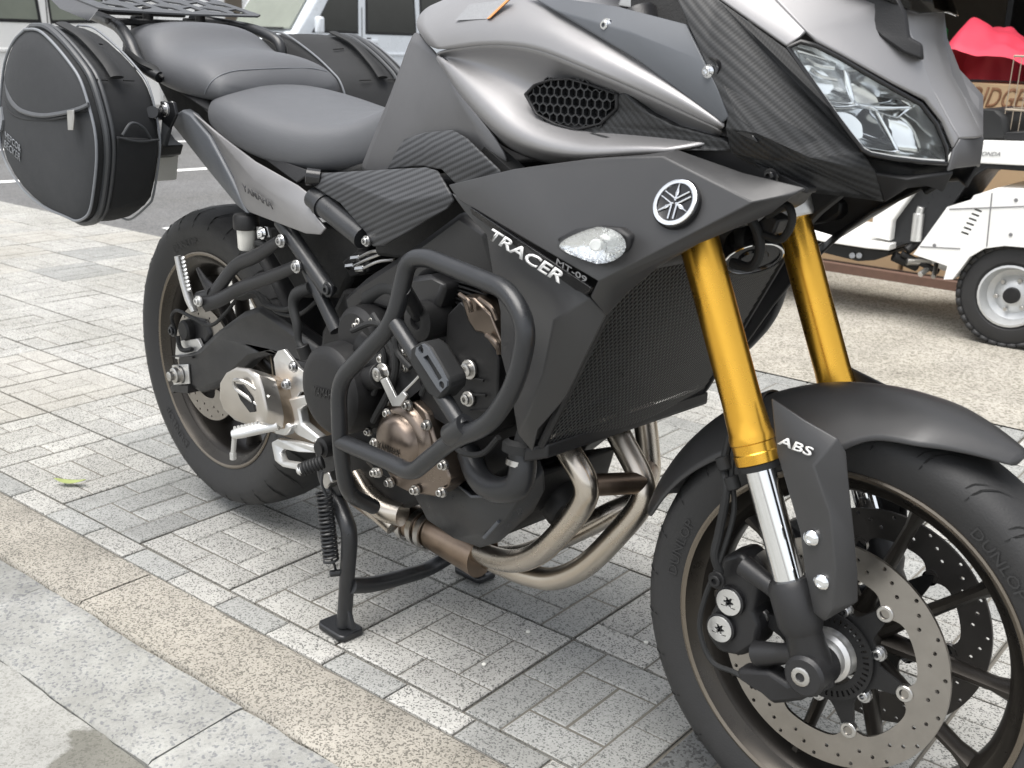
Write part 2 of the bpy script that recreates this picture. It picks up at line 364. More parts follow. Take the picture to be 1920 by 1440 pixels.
def tile_mesh(nm, w, h, ch=.0028, d=.012):
    o = [(-w / 2, -h / 2), (w / 2, -h / 2), (w / 2, h / 2), (-w / 2, h / 2)]
    vs = [(x - math.copysign(ch, x), y - math.copysign(ch, y), 0) for x, y in o] + [(x, y, -ch * .8) for x, y in o] + [(x, y, -d) for x, y in o]
    fs = [(0, 1, 2, 3)] + [(a, a + 4, (a + 1) % 4 + 4, (a + 1) % 4) for a in range(4)] + [(a + 4, a + 8, (a + 1) % 4 + 8, (a + 1) % 4 + 4) for a in range(4)]
    me = bpy.data.meshes.new(nm); me.from_pydata(vs, [], fs); bm = bmesh.new(); bm.from_mesh(me); bmesh.ops.recalc_face_normals(bm, faces=bm.faces); bm.to_mesh(me); bm.free(); return me
UNIT = GS / 4; GAP = .0044
PAT = [(0, 0, 2, 1), (2, 0, 2, 1), (0, 1, 1, 2), (1, 1, 2, 1), (1, 2, 2, 1), (3, 1, 1, 2), (0, 3, 2, 1), (2, 3, 2, 1)]
tiles = []; rg = random.Random(3)
def tone(i, j):
    k = (i * 7 + j * 13 + i * j * 5) % 17
    if (i, j) == (1, -0) and False: return 'slab_dark'
    base = {0: 'slab_grey', 1: 'slab_light'}[(i + j) % 2]
    if (i + j) % 2 == 0: return 'slab_grey' if k not in (3, 9) and (i > -6 or k % 3 == 0) else ('slab_light' if k % 2 else 'slab_warm')
    return 'slab_warm' if k in (2, 11, 14) and i < -6 else 'slab_light'
for i in range(-26, 8):
    for j in range(7):
        rotd = (i + j) % 2 == 0      # neighbouring slabs are turned a quarter
        mt = tone(i, j)
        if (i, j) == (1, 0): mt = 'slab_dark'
        for (u, v, w, h) in PAT:
            if rotd: u, v, w, h = v, u, h, w
            su, sv = (.5 - (u + w / 2) / 4) * .0035, (.5 - (v + h / 2) / 4) * .0035
            tiles.append((G((i + (u + w / 2) / 4) * GS + su, (j + (v + h / 2) / 4) * GS + sv), w > h, mt, .15))
bmj = bmesh.new()
for i in range(-26, 8):
    for j in range(7):
        h_ = GS / 2 - .0026; c_ = G((i + .5) * GS, (j + .5) * GS, -.0022); bmj.faces.new([bmj.verts.new(c_ + GU * a + GV * b) for a, b in ((-h_, -h_), (h_, -h_), (h_, h_), (-h_, h_))])
bmobj('joint_fill', bmj, 'joint_fill', pav, None)['kind'] = 'stuff'
k = -48
while k < 14:                                             # single course against the kerb
    tiles.append((G((k + .5) * GS / 2 + .03, -.029), None, ('slab_grey', 'slab_light', 'slab_grey', 'slab_light')[(k * 3) % 4], .1)); k += 1
inv = RM.transposed()
def vis(p):
    c = inv @ (p - CAM)
    if c.z > -.1: return None
    x, y = 960 - FPX * c.x / c.z, 720 + FPX * c.y / c.z
    return -c.z if -60 < x < 1980 and -60 < y < 1500 else None
HID = [(1160, 300, 1480, 760)]
seen = sorted([(vis(t[0]), n) for n, t in enumerate(tiles) if vis(t[0])])
near = set(n for _, n in seen[:290])
TM = {}
for key, (w, h) in {'L': (UNIT * 2, UNIT), 'S': (GS / 2, .058)}.items():
    for mt in ('slab_light', 'slab_grey', 'slab_warm', 'slab_dark'):
        TM[key, mt] = tile_mesh('paver', w - GAP, h - GAP); TM[key, mt].materials.append(M[mt])
rest = {m_: bmesh.new() for m_ in ('slab_light', 'slab_grey', 'slab_warm', 'slab_dark')}
for n, (p, along, mt, _) in enumerate(tiles):
    key = 'S' if along is None else 'L'
    A = Matrix.Translation(p + Vector((0, 0, rg.uniform(-.0012, .0012)))) @ Matrix.Rotation(TH + (0 if along in (True, None) else math.pi / 2) + rg.uniform(-.006, .006), 4, 'Z') @ Matrix.Rotation(rg.uniform(-.004, .004), 4, 'X')
    if n in near:
        o = bpy.data.objects.new('paver', TM[key, mt]); COL.objects.link(o); o.parent = pav; o.matrix_basis = A
    elif vis(p) or p.x > -8:
        b = rest[mt]; nv = len(b.verts); me = TM[key, mt]; b.verts.ensure_lookup_table()
        vv = [b.verts.new(A @ v.co) for v in me.vertices]
        for f in me.polygons: b.faces.new([vv[q] for q in f.vertices])
for mt, b in rest.items():
    if len(b.verts): o = bmobj('paver_field', b, mt, pav, None); tag(o, kind='stuff')
    else: b.free()
# kerb of tan granite, concrete gutter, road in front
kb = mesh('kerb', [G(-14, -.214, -.055), G(6, -.214, -.055), G(6, -.062, -.055), G(-14, -.062, -.055), G(-14, -.214, -.012), G(6, -.214, -.012), G(6, -.062, -.012), G(-14, -.062, -.012)],
     [(0, 3, 2, 1), (4, 5, 6, 7), (0, 1, 5, 4), (1, 2, 6, 5), (2, 3, 7, 6), (3, 0, 4, 7)], 'joint_mortar', None, None); tag(kb, kind='structure')
uj = GU.dot(PZ(292, 1073) - GO)
def rough_block(name, u0, u1, prof, m, parent, seed):
    """long block: prof is (v, z) across, cut along u; edges are a little uneven"""
    r = random.Random(seed); N = 14; rows = []
    for a in range(N + 1):
        u = u0 + (u1 - u0) * a / N
        rows.append([G(u, v + r.uniform(-.0025, .0025), z + r.uniform(-.0015, .0012)) for v, z in prof])
    vs = [p for q in rows for p in q]; c = len(prof)
    fs = [(i * c + j, i * c + j + 1, (i + 1) * c + j + 1, (i + 1) * c + j) for i in range(N) for j in range(c - 1)]
    fs += [tuple(range(c)), tuple(N * c + q for q in range(c))[::-1]]
    return mesh(name, vs, fs, m, parent, 40)
for q in range(-7, 6):
    rough_block('kerb_stone', uj + q * .9 + .0015, uj + (q + 1) * .9 - .0015, [(-.2175, -.05), (-.217, -.008), (-.211, -.001), (-.14, .0005), (-.066, .0005), (-.061, -.003), (-.0605, -.05)], 'kerb_granite', kb, q + 40)
gt = mesh('gutter', [G(-14, -.40, -.058), G(6, -.40, -.058), G(6, -.22, -.058), G(-14, -.22, -.058), G(-14, -.40, -.032), G(6, -.40, -.032), G(6, -.22, -.025), G(-14, -.22, -.025)],
     [(0, 3, 2, 1), (4, 5, 6, 7), (0, 1, 5, 4), (1, 2, 6, 5), (2, 3, 7, 6), (3, 0, 4, 7)], 'joint_mortar', None, None); tag(gt, kind='structure')
ug = GU.dot(PZ(454, 1323) - GO)
for q in range(-10, 8):
    rough_block('gutter_block', ug + q * .6 + .0015, ug + (q + 1) * .6 - .0015, [(-.398, -.055), (-.395, -.016), (-.388, -.012), (-.30, -.008), (-.235, -.004), (-.2225, -.005), (-.2195, -.05)], 'gutter_concrete', gt, q + 90)
# road slab with a wet stain and a ragged edge along the gutter
m = M['road_concrete']; n_ = m.node_tree; b_ = n_.nodes['Principled BSDF']
src = b_.inputs['Base Color'].links[0].from_socket
g_ = node(m, 'NewGeometry'); sub_ = node(m, 'VectorMath'); sub_.operation = 'DISTANCE'; L_ = n_.links.new
nz_ = node(m, 'TexNoise'); nz_.inputs['Scale'].default_value = 22; nz_.inputs['Detail'].default_value = 6; L_(g_.outputs['Position'], nz_.inputs['Vector'])
st_ = PZ(200, 1425, -.02); sub_.inputs[1].default_value = st_; L_(g_.outputs['Position'], sub_.inputs[0])
ma_ = node(m, 'Math'); ma_.operation = 'MULTIPLY_ADD'; ma_.inputs[1].default_value = .12; L_(nz_.outputs['Fac'], ma_.inputs[0]); L_(sub_.outputs['Value'], ma_.inputs[2])
r_ = ramp(m, [(.135, (.5, .49, .45)), (.15, (1, 1, 1))]); L_(ma_.outputs[0], r_.inputs[0])
mx_ = node(m, 'Mix'); mx_.data_type = 'RGBA'; mx_.blend_type = 'MULTIPLY'; mx_.inputs[0].default_value = 1
L_(src, mx_.inputs[6]); L_(r_.outputs[0], mx_.inputs[7]); L_(mx_.outputs[2], b_.inputs['Base Color'])
rr_ = random.Random(5); ed = []
u = -14
while u < 6: ed.append(G(u, -.3975 + rr_.uniform(-.004, .002), -.0145)); u += .03
rp = ed + [G(6, -12, -.0145), G(-14, -12, -.0145)]
o = slab('road', rp, (0, 0, -.03), 'road_concrete', bev=0); tag(o, kind='structure')
# asphalt side street with painted lines, apron before the shop
sheet('side_street', [G(-40, VE + .004, -.004), G(-2.6, VE + .004, -.004), G(-2.6, 30, -.004), G(-40, 30, -.004)], 'asphalt')
for X in (-3.42, -5.72, -7.75):
    y0 = 1.62 + (X + 3.42) * .09
    mesh('lane_line', [(X - .05, y0, 0), (X + .06, y0, 0), (X - .25 + .06, 14, 0), (X - .25 - .05, 14, 0)], [(0, 1, 2, 3)], 'road_paint', None, None)['kind'] = 'structure'
sheet('apron', [G(-2.59, VE + .006, .001), G(9, VE + .006, .001), G(9, 16, .001), G(-2.59, 16, .001)], 'apron_concrete')
# fallen leaf, stone chips
lp = PZ(132, 908, .004); bm = bmesh.new(); N = 9; rows = []
for a in range(N):
    t = a / (N - 1); w = .011 * math.sin(math.pi * min(1, t * 1.02)) ** .8 + .0005; x = (t - .5) * .075
    rows.append([bm.verts.new(lp + Vector((x * .72 - s * w * .69, x * .69 + s * w * .72, .004 * (2 * t - 1) ** 2 * 2 + abs(s) * .003 + .004))) for s in (-1, 0, 1)])
for a, b in zip(rows, rows[1:]):
    for q in range(2): bm.faces.new((a[q], a[q + 1], b[q + 1], b[q]))
lf = bmobj('fallen_leaf', bm, 'leaf_green'); mods(lf, solid=.0006, sub=1)
tag(lf, 'small yellow-green leaf lying on the grey paving slabs', 'leaf')
for px, py, s in ((990, 1186, .006), (908, 1247, .006), (1211, 1206, .005), (1238, 1205, .004)):
    c = PZ(px, py, .001); bm = bmesh.new(); bmesh.ops.create_icosphere(bm, subdivisions=1, radius=s)
    for v in bm.verts: v.co = c + Vector((v.co.x * random.uniform(.6, 1.2), v.co.y * random.uniform(.6, 1.2), max(-.001, v.co.z * .5 + .002)))
    tag(bmobj('stone_chip', bm, 'stone_chip', None, 0), 'tiny white stone chip lying on the paving between stand and front wheel', 'stone', 'white stone chips on the paving')
# ================================================================ street behind: wall, two vans
wl = thing('building_wall', 'white panelled building wall behind the parked vans', 'wall')
for k in range(24):
    box('wall_panel', (-15.0, -6 + k * 1.22 + .61, 2.6), .2, 1.21, 5.2, 'wall_white', wl, bev=.01)
box('wall_post', (-14.86, 9.05, 2.6), .06, .3, 5.2, 'shop_dark', wl, bev=.01)
def van(name, label, paint, xl, yf, glassmat, group=None, silver=False, last=3.16):
    """kei van, nose towards -y, left side on plane x = xl"""
    t = thing(name, label, 'van', group); w = 1.47; L = 3.38; xr = xl - w
    prof = [(0, .28), (.02, .62), (.1, .86), (.34, 1.02), (.95, 1.84), (1.15, 1.9), (3.2, 1.9), (3.34, 1.8), (L, 1.0), (L, .3), (2.95, .26), (2.9, .45), (2.72, .55), (2.5, .55), (2.34, .45), (2.28, .26), (1.0, .26), (.95, .45), (.78, .55), (.56, .55), (.42, .45), (.38, .28)]
    o = slab('body', [(xl, yf + y, z) for y, z in prof], (-w, 0, 0), paint, t, bev=.05); o.modifiers['bev'].segments = 3
    gl = [((.62, 1.06), (1.02, 1.68), (1.27, 1.72), (1.27, 1.06)), ((1.42, 1.06), (1.42, 1.72), (2.14, 1.72), (2.2, 1.06)), ((2.32, 1.06), (2.28, 1.72), (last - .1, 1.7), (last, 1.08))]
    for q in gl:
        s = slab('window', [(xl + .006, yf + y, z) for y, z in q], (-.02, 0, 0), glassmat, t, bev=.008)
        c = sum((Vector((0, y, z)) for y, z in q), Vector()) / 4
        ring = [(xl + .004, yf + c.y + (y - c.y) * 1.07, c.z + (z - c.z) * 1.08) for y, z in q]
        slab('seal', ring, (-.012, 0, 0), 'black_plastic', s, bev=.003)
    ws = slab('windscreen', [(xl - .1, yf + .36, 1.06), (xr + .1, yf + .36, 1.06), (xr + .16, yf + .9, 1.78), (xl - .16, yf + .9, 1.78)], (0, .02, -.015), 'window_light', t, bev=.004)
    ws.data.transform(Matrix.Translation((0, -.022, .016)))
    box('wiper', (xl - .5, yf + .33, 1.075), .55, .02, .02, 'black_plastic', t)
    for y in (1.34, 1.38 + .9, 2.25 + .06): box('door_gap', (xl + .001, yf + y, .85), .006, .008, 1.0, 'black_plastic', t, bev=0)
    for y in (1.2, 1.5):
        h = box('door_handle', (xl + .012, yf + y, .95), .03, .16, .05, paint, t, bev=.01); box('recess', (xl + .002, yf + y + (.07 if y < 1.3 else -.05), .95), .01, .07, .09, 'black_plastic', h, bev=.01)
    box('side_moulding', (xl + .006, yf + 1.9, .80), .02, 2.3, .035, paint, t, bev=.008)
    m_ = box('mirror', (xl + .12, yf + .62, 1.12), .1, .1, .2, paint, t, bev=.03)
    for y in (.67, 2.62):
        for x, s in ((xl - .08, 1), (xr + .08, -1)):
            wh = lathe('wheel', (x, yf + y, .265), (1, 0, 0), [(-.07, 0), (-.07, .2), (-.06, .255), (0, .265), (.05, .255), (.065, .2)], 'tyre_rubber', t)
            lathe('wheel_cover', (x, yf + y, .265), (s, 0, 0), [(.045, .165), (.062, .165), (.07, .12), (.06, 0)], 'steel_wheel', wh)
    for x in (xl - .28, xr + .28): box('headlamp', (x, yf + .03, .74), .3, .1, .18, 'lens_glow', t, bev=.03)
    box('bumper', (xl - w / 2, yf + .0, .42), w - .04, .12, .22, paint, t, bev=.04)
    return t
van('parked_van', 'silver van with dark side windows parked behind the motorcycle', 'silver_paint', -9.5, 6.25, 'window_dark', silver=True)
van('passing_van', 'white van with pale reflections in its windows behind the side bag', 'white_paint', -8.25, .85, 'window_light', last=2.82)
# ================================================================ shop on the right
SD = GU.copy(); SI = GV.copy(); T0 = PZ(1541, 507)
def Q(s, k, z): return T0 + SD * s + SI * k + Vector((0, 0, z))
def qbox(name, s0, s1, k0, k1, z0, z1, m, parent=None, bev=.004):
    vs = [Q(s, k, z) for s in (s0, s1) for k in (k0, k1) for z in (z0, z1)]
    return mesh(name, vs, [(0, 1, 3, 2), (4, 6, 7, 5), (0, 4, 5, 1), (2, 3, 7, 6), (0, 2, 6, 4), (1, 5, 7, 3)], m, parent, bev=bev)
shop = thing('shop_building', 'dark open-fronted workshop building with brown steel threshold behind the scooter', 'building')
qbox('floor', -1.6, 6, .09, 5, -.02, .012, 'shop_floor', shop); qbox('back_wall', -1.6, 6, 5, 5.15, -.02, 3.2, 'shop_dark', shop)
qbox('side_wall', -1.75, -1.6, 0, 5.15, -.02, 3.2, 'shop_dark', shop); qbox('side_wall', 6, 6.15, 0, 5.15, -.02, 3.2, 'shop_dark', shop)
qbox('roof', -1.8, 6.2, -.1, 5.2, 3.2, 3.4, 'shop_dark', shop); qbox('fascia', -1.8, 6.2, -.02, .06, 2.7, 3.19, 'wall_white', shop)
qbox('threshold', -1.6, 6, 0, .088, -.02, .045, 'threshold', shop); qbox('door_rail', -1.6, 6, .03, .05, .046, .05, 'black_gloss', shop, bev=0)
shf = thing('storage_shelf', 'dark steel shelf with bottles deep inside the workshop', 'shelf')
for s in (-.2, .9, 2.0): qbox('upright', s, s + .04, 3.0, 3.4, .0, 2.2, 'black_plastic', shf)
for z in (.4, .95, 1.5, 2.05): qbox('shelf_board', -.2, 2.04, 3.0, 3.4, z, z + .03, 'threshold', shf)
def SC(px, py, k=0): return PL(px, py, WC + SI * k, SI)
WC = PZ(1888, 653)
gb = PL(1768, 15, Q(0, 2.2, 0), SI)
for dx, mt, lb, r, h in ((0, 'green_plastic', 'green plastic bottle standing on the workshop cabinet', .05, .22),):
    c = gb + SD * dx; c.z = 1.0
    tag(lathe('bottle', c, (0, 0, 1), [(0, 0), (0, r), (h * .75, r), (h * .86, r * .45), (h, r * .4), (h, 0)], mt), lb, 'bottle')
cab = thing('tool_cabinet', 'dark low cabinet behind the red cover in the workshop', 'cabinet')
ck = (gb - T0).dot(SI); cs = (gb - T0).dot(SD)
qbox('carcass', cs - .4, cs + 1.6, ck - .25, ck + .25, .012, .97, 'shop_dark', cab); qbox('top', cs - .42, cs + 1.62, ck - .27, ck + .27, .97, 1.0, 'threshold', cab)
for q in range(4): qbox('drawer', cs - .38 + q * .5, cs + .08 + q * .5, ck - .262, ck - .252, .1, .92, 'black_plastic', cab)
# cardboard boxes
KB = 1.05
def pbox(name, pxs, k0, k1, z0, z1, m, label, cat, group=None, text_=None):
    a, b = [(SC(px, 400, k0) - T0).dot(SD) for px in pxs]; k = (WC - T0).dot(SI)
    o = qbox(name, a, b, k + k0, k + k1, z0, z1, m, bev=.006); tag(o, label, cat, group); return o, a, b, k
zt = SC(1870, 208, KB).z
b1 = pbox('cardboard_box', (1500, 1700), KB, KB + .5, .012, .46, 'cardboard', 'low plain brown cardboard box behind the scooter footboard', 'box')
b2 = pbox('cardboard_box', (1706, 2060), KB, KB + .55, .012, zt - .004, 'cardboard', 'tall plain brown cardboard box behind the white scooter tail', 'box')
o, a, b, k = pbox('cardboard_box', (1770, 2070), KB + .02, KB + .5, zt - .002, SC(1870, 157, KB).z, 'cardboard', 'cardboard tyre box with brown lettering under the red cover', 'box')
z0, z1 = SC(1870, 203, KB).z, SC(1870, 164, KB).z
lx = (SC(1797, 185, KB) - T0).dot(SD); rx = (SC(2035, 185, KB) - T0).dot(SD)
text('lettering', 'BRIDGESTONE', Q(lx, k + KB + .019, z0), Q(rx, k + KB + .019, z0), Q(lx + .02, k + KB + .019, z1), 'cardboard_print', o, bold=.012)
# red cover heaped on the box
zb = SC(1870, 157, KB).z; bm = bmesh.new(); N, K = 44, 24; vv = []
cx0 = (SC(1735, 100, KB) - T0).dot(SD); cx1 = b + .06; hr = SC(1770, 32, KB).z - zb
rn = random.Random(4); from mathutils import noise
for i in range(N):
    row = []
    for j in range(K):
        t, q = i / (N - 1), j / (K - 1); s = cx0 + (cx1 - cx0) * t; kk = k + KB - .03 + .6 * q
        prof = (math.sin(math.pi * min(1, .10 + q * .9)) ** .55) * (1.0 - 1.12 * max(0, min(.8, t - .12))) * min(1, .0 + t * 7) ** .6
        nn = noise.noise(Vector((s * 7, kk * 7, 3))) * .05 + noise.noise(Vector((s * 17, kk * 13, 1))) * .028 + abs(noise.noise(Vector((s * 9 + kk * 14, 2, 5)))) * .03
        row.append(bm.verts.new(Q(s, kk + nn * .8, max(zb + .003, zb + hr * prof + nn * prof * 1.2))))
    vv.append(row)
for i in range(N - 1):
    for j in range(K - 1): bm.faces.new((vv[i][j], vv[i + 1][j], vv[i + 1][j + 1], vv[i][j + 1]))
bmesh.ops.recalc_face_normals(bm, faces=bm.faces)
rc = bmobj('red_cover', bm, 'red_cloth', None, 0); mods(rc, sub=1); tag(rc, 'crumpled red cloth cover heaped on the cardboard box', 'cover')
# white three-wheel scooter
sc = thing('cargo_scooter', 'white three-wheeled cargo scooter parked before the workshop', 'scooter')
def spoly(name, pts, m, k0, k1, parent=sc, holes=(), bev=.006):
    return slab(name, [SC(x, y, k0) for x, y in pts], SI * (k1 - k0), m, parent, holes=[[SC(x, y, k0) for x, y in h] for h in holes], bev=bev)
wc = SC(1893, 556, -.0); wr = wc.z
def swheel(c, s):
    t_ = lathe('wheel', c, SI, [(.015, .105), (.0, .125), (-.006 + .006, .165), (.02, .196), (.045, wr), (.1, wr), (.125, .196), (.14, .165), (.14, .105)], 'tyre_rubber', sc, 40, True)
    lathe('rim', c, -SI * 1, [(-.012, .112), (.002, .114), (.004, .106), (-.02, .1), (-.045, .092), (-.055, .07), (-.04, .05), (-.03, .028), (-.03, 0)], 'steel_wheel', t_)
    lathe('hub_cap', c, -SI, [(-.032, .03), (-.012, .028), (-.01, .0)], 'engine_black', t_, 20)
    for a in range(6):
        u_ = Vector((0, 0, 1)) * math.cos(a * 1.047 + .3) + SD * math.sin(a * 1.047 + .3)
        cyl('wheel_nut', c + u_ * .058 + SI * .045, c + u_ * .058 + SI * .03, .008, 'steel', t_, 8)
    bm = bmesh.new()
    for a in range(34):
        for w_ in (0, 1):
            u_ = Vector((0, 0, 1)) * math.cos(a * .1848 + w_ * .09) + SD * math.sin(a * .1848 + w_ * .09); v_ = u_.cross(SI)
            cc = c + u_ * (wr + .001 - .008) + SI * (.033 + w_ * .075); A = Matrix((v_, SI, u_)).transposed().to_4x4(); A.translation = cc
            bmesh.ops.create_cube(bm, size=1, matrix=A @ Matrix.Diagonal((.03, .066, .0155, 1)))
    bmobj('tread_block', bm, 'tyre_rubber', t_, 0)['kind'] = 'stuff'
swheel(wc, 1); swheel(wc + SI * .5, -1)
fw = SC(1360, 470, .25); fw.z = .2; lathe('front_wheel', fw, SI, [(0, .1), (0, .17), (.03, .2), (.06, .2), (.09, .17), (.09, .1)], 'tyre_rubber', sc, 32, True)
fb_ = fw + SI * .045; hd_ = fb_ + SD * .17 + Vector((0, 0, .62))
tube('front_fork', [fb_ + SI * .06, fb_ + SI * .06 + Vector((0, 0, .22)), fb_ + SD * .06 + Vector((0, 0, .26)), hd_], .014, 'engine_black', sc, 10)
lathe('front_rim', fb_, SI, [(-.03, .11), (.03, .11), (.03, .09), (.0, .085), (.0, .02), (0, 0)], 'steel_wheel', sc, 24)
slab('front_panel', [fb_ + SD * .08 - SI * .16 + Vector((0, 0, .12)), fb_ + SD * .08 + SI * .16 + Vector((0, 0, .12)), fb_ + SD * .2 + SI * .12 + Vector((0, 0, .56)), fb_ + SD * .2 - SI * .12 + Vector((0, 0, .56))], SD * .05, 'white_paint', sc, bev=.015)
tube('handle_bar', [hd_ - SI * .28 + SD * .06, hd_ - SI * .1 + SD * .02, hd_ + SI * .1 + SD * .02, hd_ + SI * .28 + SD * .06], .012, 'engine_black', sc, 10)
vent = []
for q in range(6):
    x, y = 1827 - q * 4.9, 392 + q * 8.6
    vent.append([(x, y - 2), (x + 14, y + 3), (x + 13, y + 7), (x - 1, y + 2)])
spoly('tail_body', [(1712, 477), (1776, 388), (1821, 374), (1826, 366), (1856, 357), (1930, 361), (2010, 366), (2040, 420), (2040, 520), (2000, 520), (1985, 500), (1955, 475), (1920, 464), (1884, 461), (1846, 466), (1818, 482), (1800, 506), (1786, 524), (1769, 524), (1776, 499), (1751, 490)], 'white_paint', -.03, .12, holes=vent, bev=.012)
spoly('tail_core', [(1730, 470), (1785, 392), (1830, 378), (2000, 372), (2030, 430), (2000, 440), (1830, 440), (1790, 470)], 'engine_black', .13, .36)
spoly('tail_body', [(1712, 477), (1776, 388), (1856, 357), (2010, 366), (2040, 430), (1985, 480), (1884, 461), (1818, 482), (1769, 510)], 'white_paint', .37, .6, bev=.012)
spoly('engine_lid', [(1838, 362), (1870, 352), (2000, 358), (2000, 372), (1838, 372)], 'white_paint', .0, .5)
spoly('seat_post', [(1776, 318), (1812, 300), (1930, 311), (2010, 318), (2010, 330), (1930, 322), (1850, 316), (1824, 332), (1784, 386), (1736, 452), (1700, 458), (1668, 470), (1664, 446), (1676, 412), (1718, 354)], 'bar_black', .10, .42)
spoly('leg_shield', [(1637, 399), (1718, 338), (1760, 300), (1790, 300), (1774, 318), (1718, 354), (1673, 415), (1669, 452), (1632, 444)], 'white_paint', .06, .46)
for a, b_ in (((1780, 392), (1990, 384)), ((1860, 362), (1850, 462)), ((1725, 462), (1800, 466))): tube('panel_seam', [SC(*a, -.031), SC(*b_, -.031)], .0022, 'grey_ink', sc, 6)
for q in ((1752, 460), (1895, 440), (1905, 375)): lathe('panel_screw', SC(*q, -.03), -SI, [(0, .007), (.003, .006), (.003, 0)], 'grey_ink', sc, 10)
fb = spoly('footboard', [(1380, 395), (1540, 437), (1630, 452), (1668, 458), (1667, 470), (1625, 466), (1540, 453), (1380, 412)], 'white_paint', .03, .5)
spoly('floor_frame', [(1380, 415), (1540, 455), (1668, 472), (1664, 480), (1640, 488), (1609, 490), (1568, 480), (1380, 435)], 'engine_black', .08, .44)
spoly('deck', [(1770, 262), (1930, 266), (2020, 268), (2020, 318), (1930, 311), (1815, 305), (1770, 300)], 'white_paint', .0, .48, bev=.01)
text('lettering', 'HONDA', SC(1831, 292, -.001), SC(1875, 293, -.001), SC(1835, 284, -.001), 'grey_ink', sc)
spoly('seat', [(1820, 262), (1820, 215), (1832, 203), (1872, 206), (1888, 222), (1892, 262)], 'rubber', .05, .42, bev=.02)
spoly('seat_bracket', [(1880, 262), (1884, 248), (1925, 246), (1925, 264)], 'engine_black', .05, .3)
cyl('shock_body', SC(1723, 400, .09), SC(1717, 452, .09), .021, 'alu_satin', sc); cyl('shock_top', SC(1727, 388, .09), SC(1723, 401, .09), .014, 'alu_satin', sc)
for q, (a, b, r, mt) in enumerate([((1690, 475), (1760, 510), .012, 'engine_black'), ((1700, 490), (1745, 490), .016, 'steel'), ((1675, 480), (1720, 500), .02, 'engine_black'), ((1725, 515), (1745, 500), .011, 'alu_satin'), ((1750, 520), (1756, 495), .009, 'steel'), ((1700, 470), (1740, 440), .018, 'engine_black')]):
    cyl('linkage', SC(*a, .1), SC(*b, .16), r, mt, sc)
for x in (1598, 1611): cyl('frame_bolt', SC(x, 479, .07), SC(x, 479, .1), .012, 'bolt_steel', sc)
bk = thing('wire_basket', 'wire basket above the seat of the white scooter', 'basket')
za, zb_ = SC(1900, 105, .1).z, SC(1900, 262, .1).z
s0_, s1_ = (SC(1893, 180, .1) - T0).dot(SD), (SC(1893, 180, .1) - T0).dot(SD) + .4; kk0 = (WC - T0).dot(SI) + .08
for z in (za, (za + zb_) / 2 - .04, zb_):
    tube('rim_wire', [Q(s0_, kk0, z), Q(s1_, kk0, z), Q(s1_, kk0 + .3, z), Q(s0_, kk0 + .3, z), Q(s0_, kk0, z)], .004, 'wire_brown', bk, 6, straight=True)
for q in range(16):
    for kk in (kk0, kk0 + .3): tube('wire', [Q(s0_ + q * (s1_ - s0_) / 15, kk, zb_), Q(s0_ + q * (s1_ - s0_) / 15, kk, za)], .0017, 'wire_brown', bk, 5, straight=True)
# ================================================================ motorcycle
B = thing('motorcycle', 'matt grey and black sport touring motorcycle with gold forks on its centre stand', 'motorcycle')
def V(L): return [P(*q) for q in L]
def VF(L): return [F(*q) for q in L]
def ring(c, r, n, ax_u, ax_v, ph=0): return [c + ax_u * (r * math.cos(ph + 2 * math.pi * k / n)) + ax_v * (r * math.sin(ph + 2 * math.pi * k / n)) for k in range(n)]
EX, EY, EZ = Vector((1, 0, 0)), Vector((0, 1, 0)), Vector((0, 0, 1))
def bolt(p, m='bolt_steel', r=.006, parent=B, ax=(0, -1, 0), name='bolt', h=.005, st=False):
    bm = bmesh.new(); lathe_bm(bm, p, ax, [(-.004, r * 1.45), (0, r * 1.5), (.0012, r * 1.4), (.0012, r), (h, r), (h + .001, r * .85), (h + .001, r * .5), (h - .003, r * .45), (h - .003, 0)], 14)
    o = bmobj(name, bm, m, parent); return steer(o) if st else o
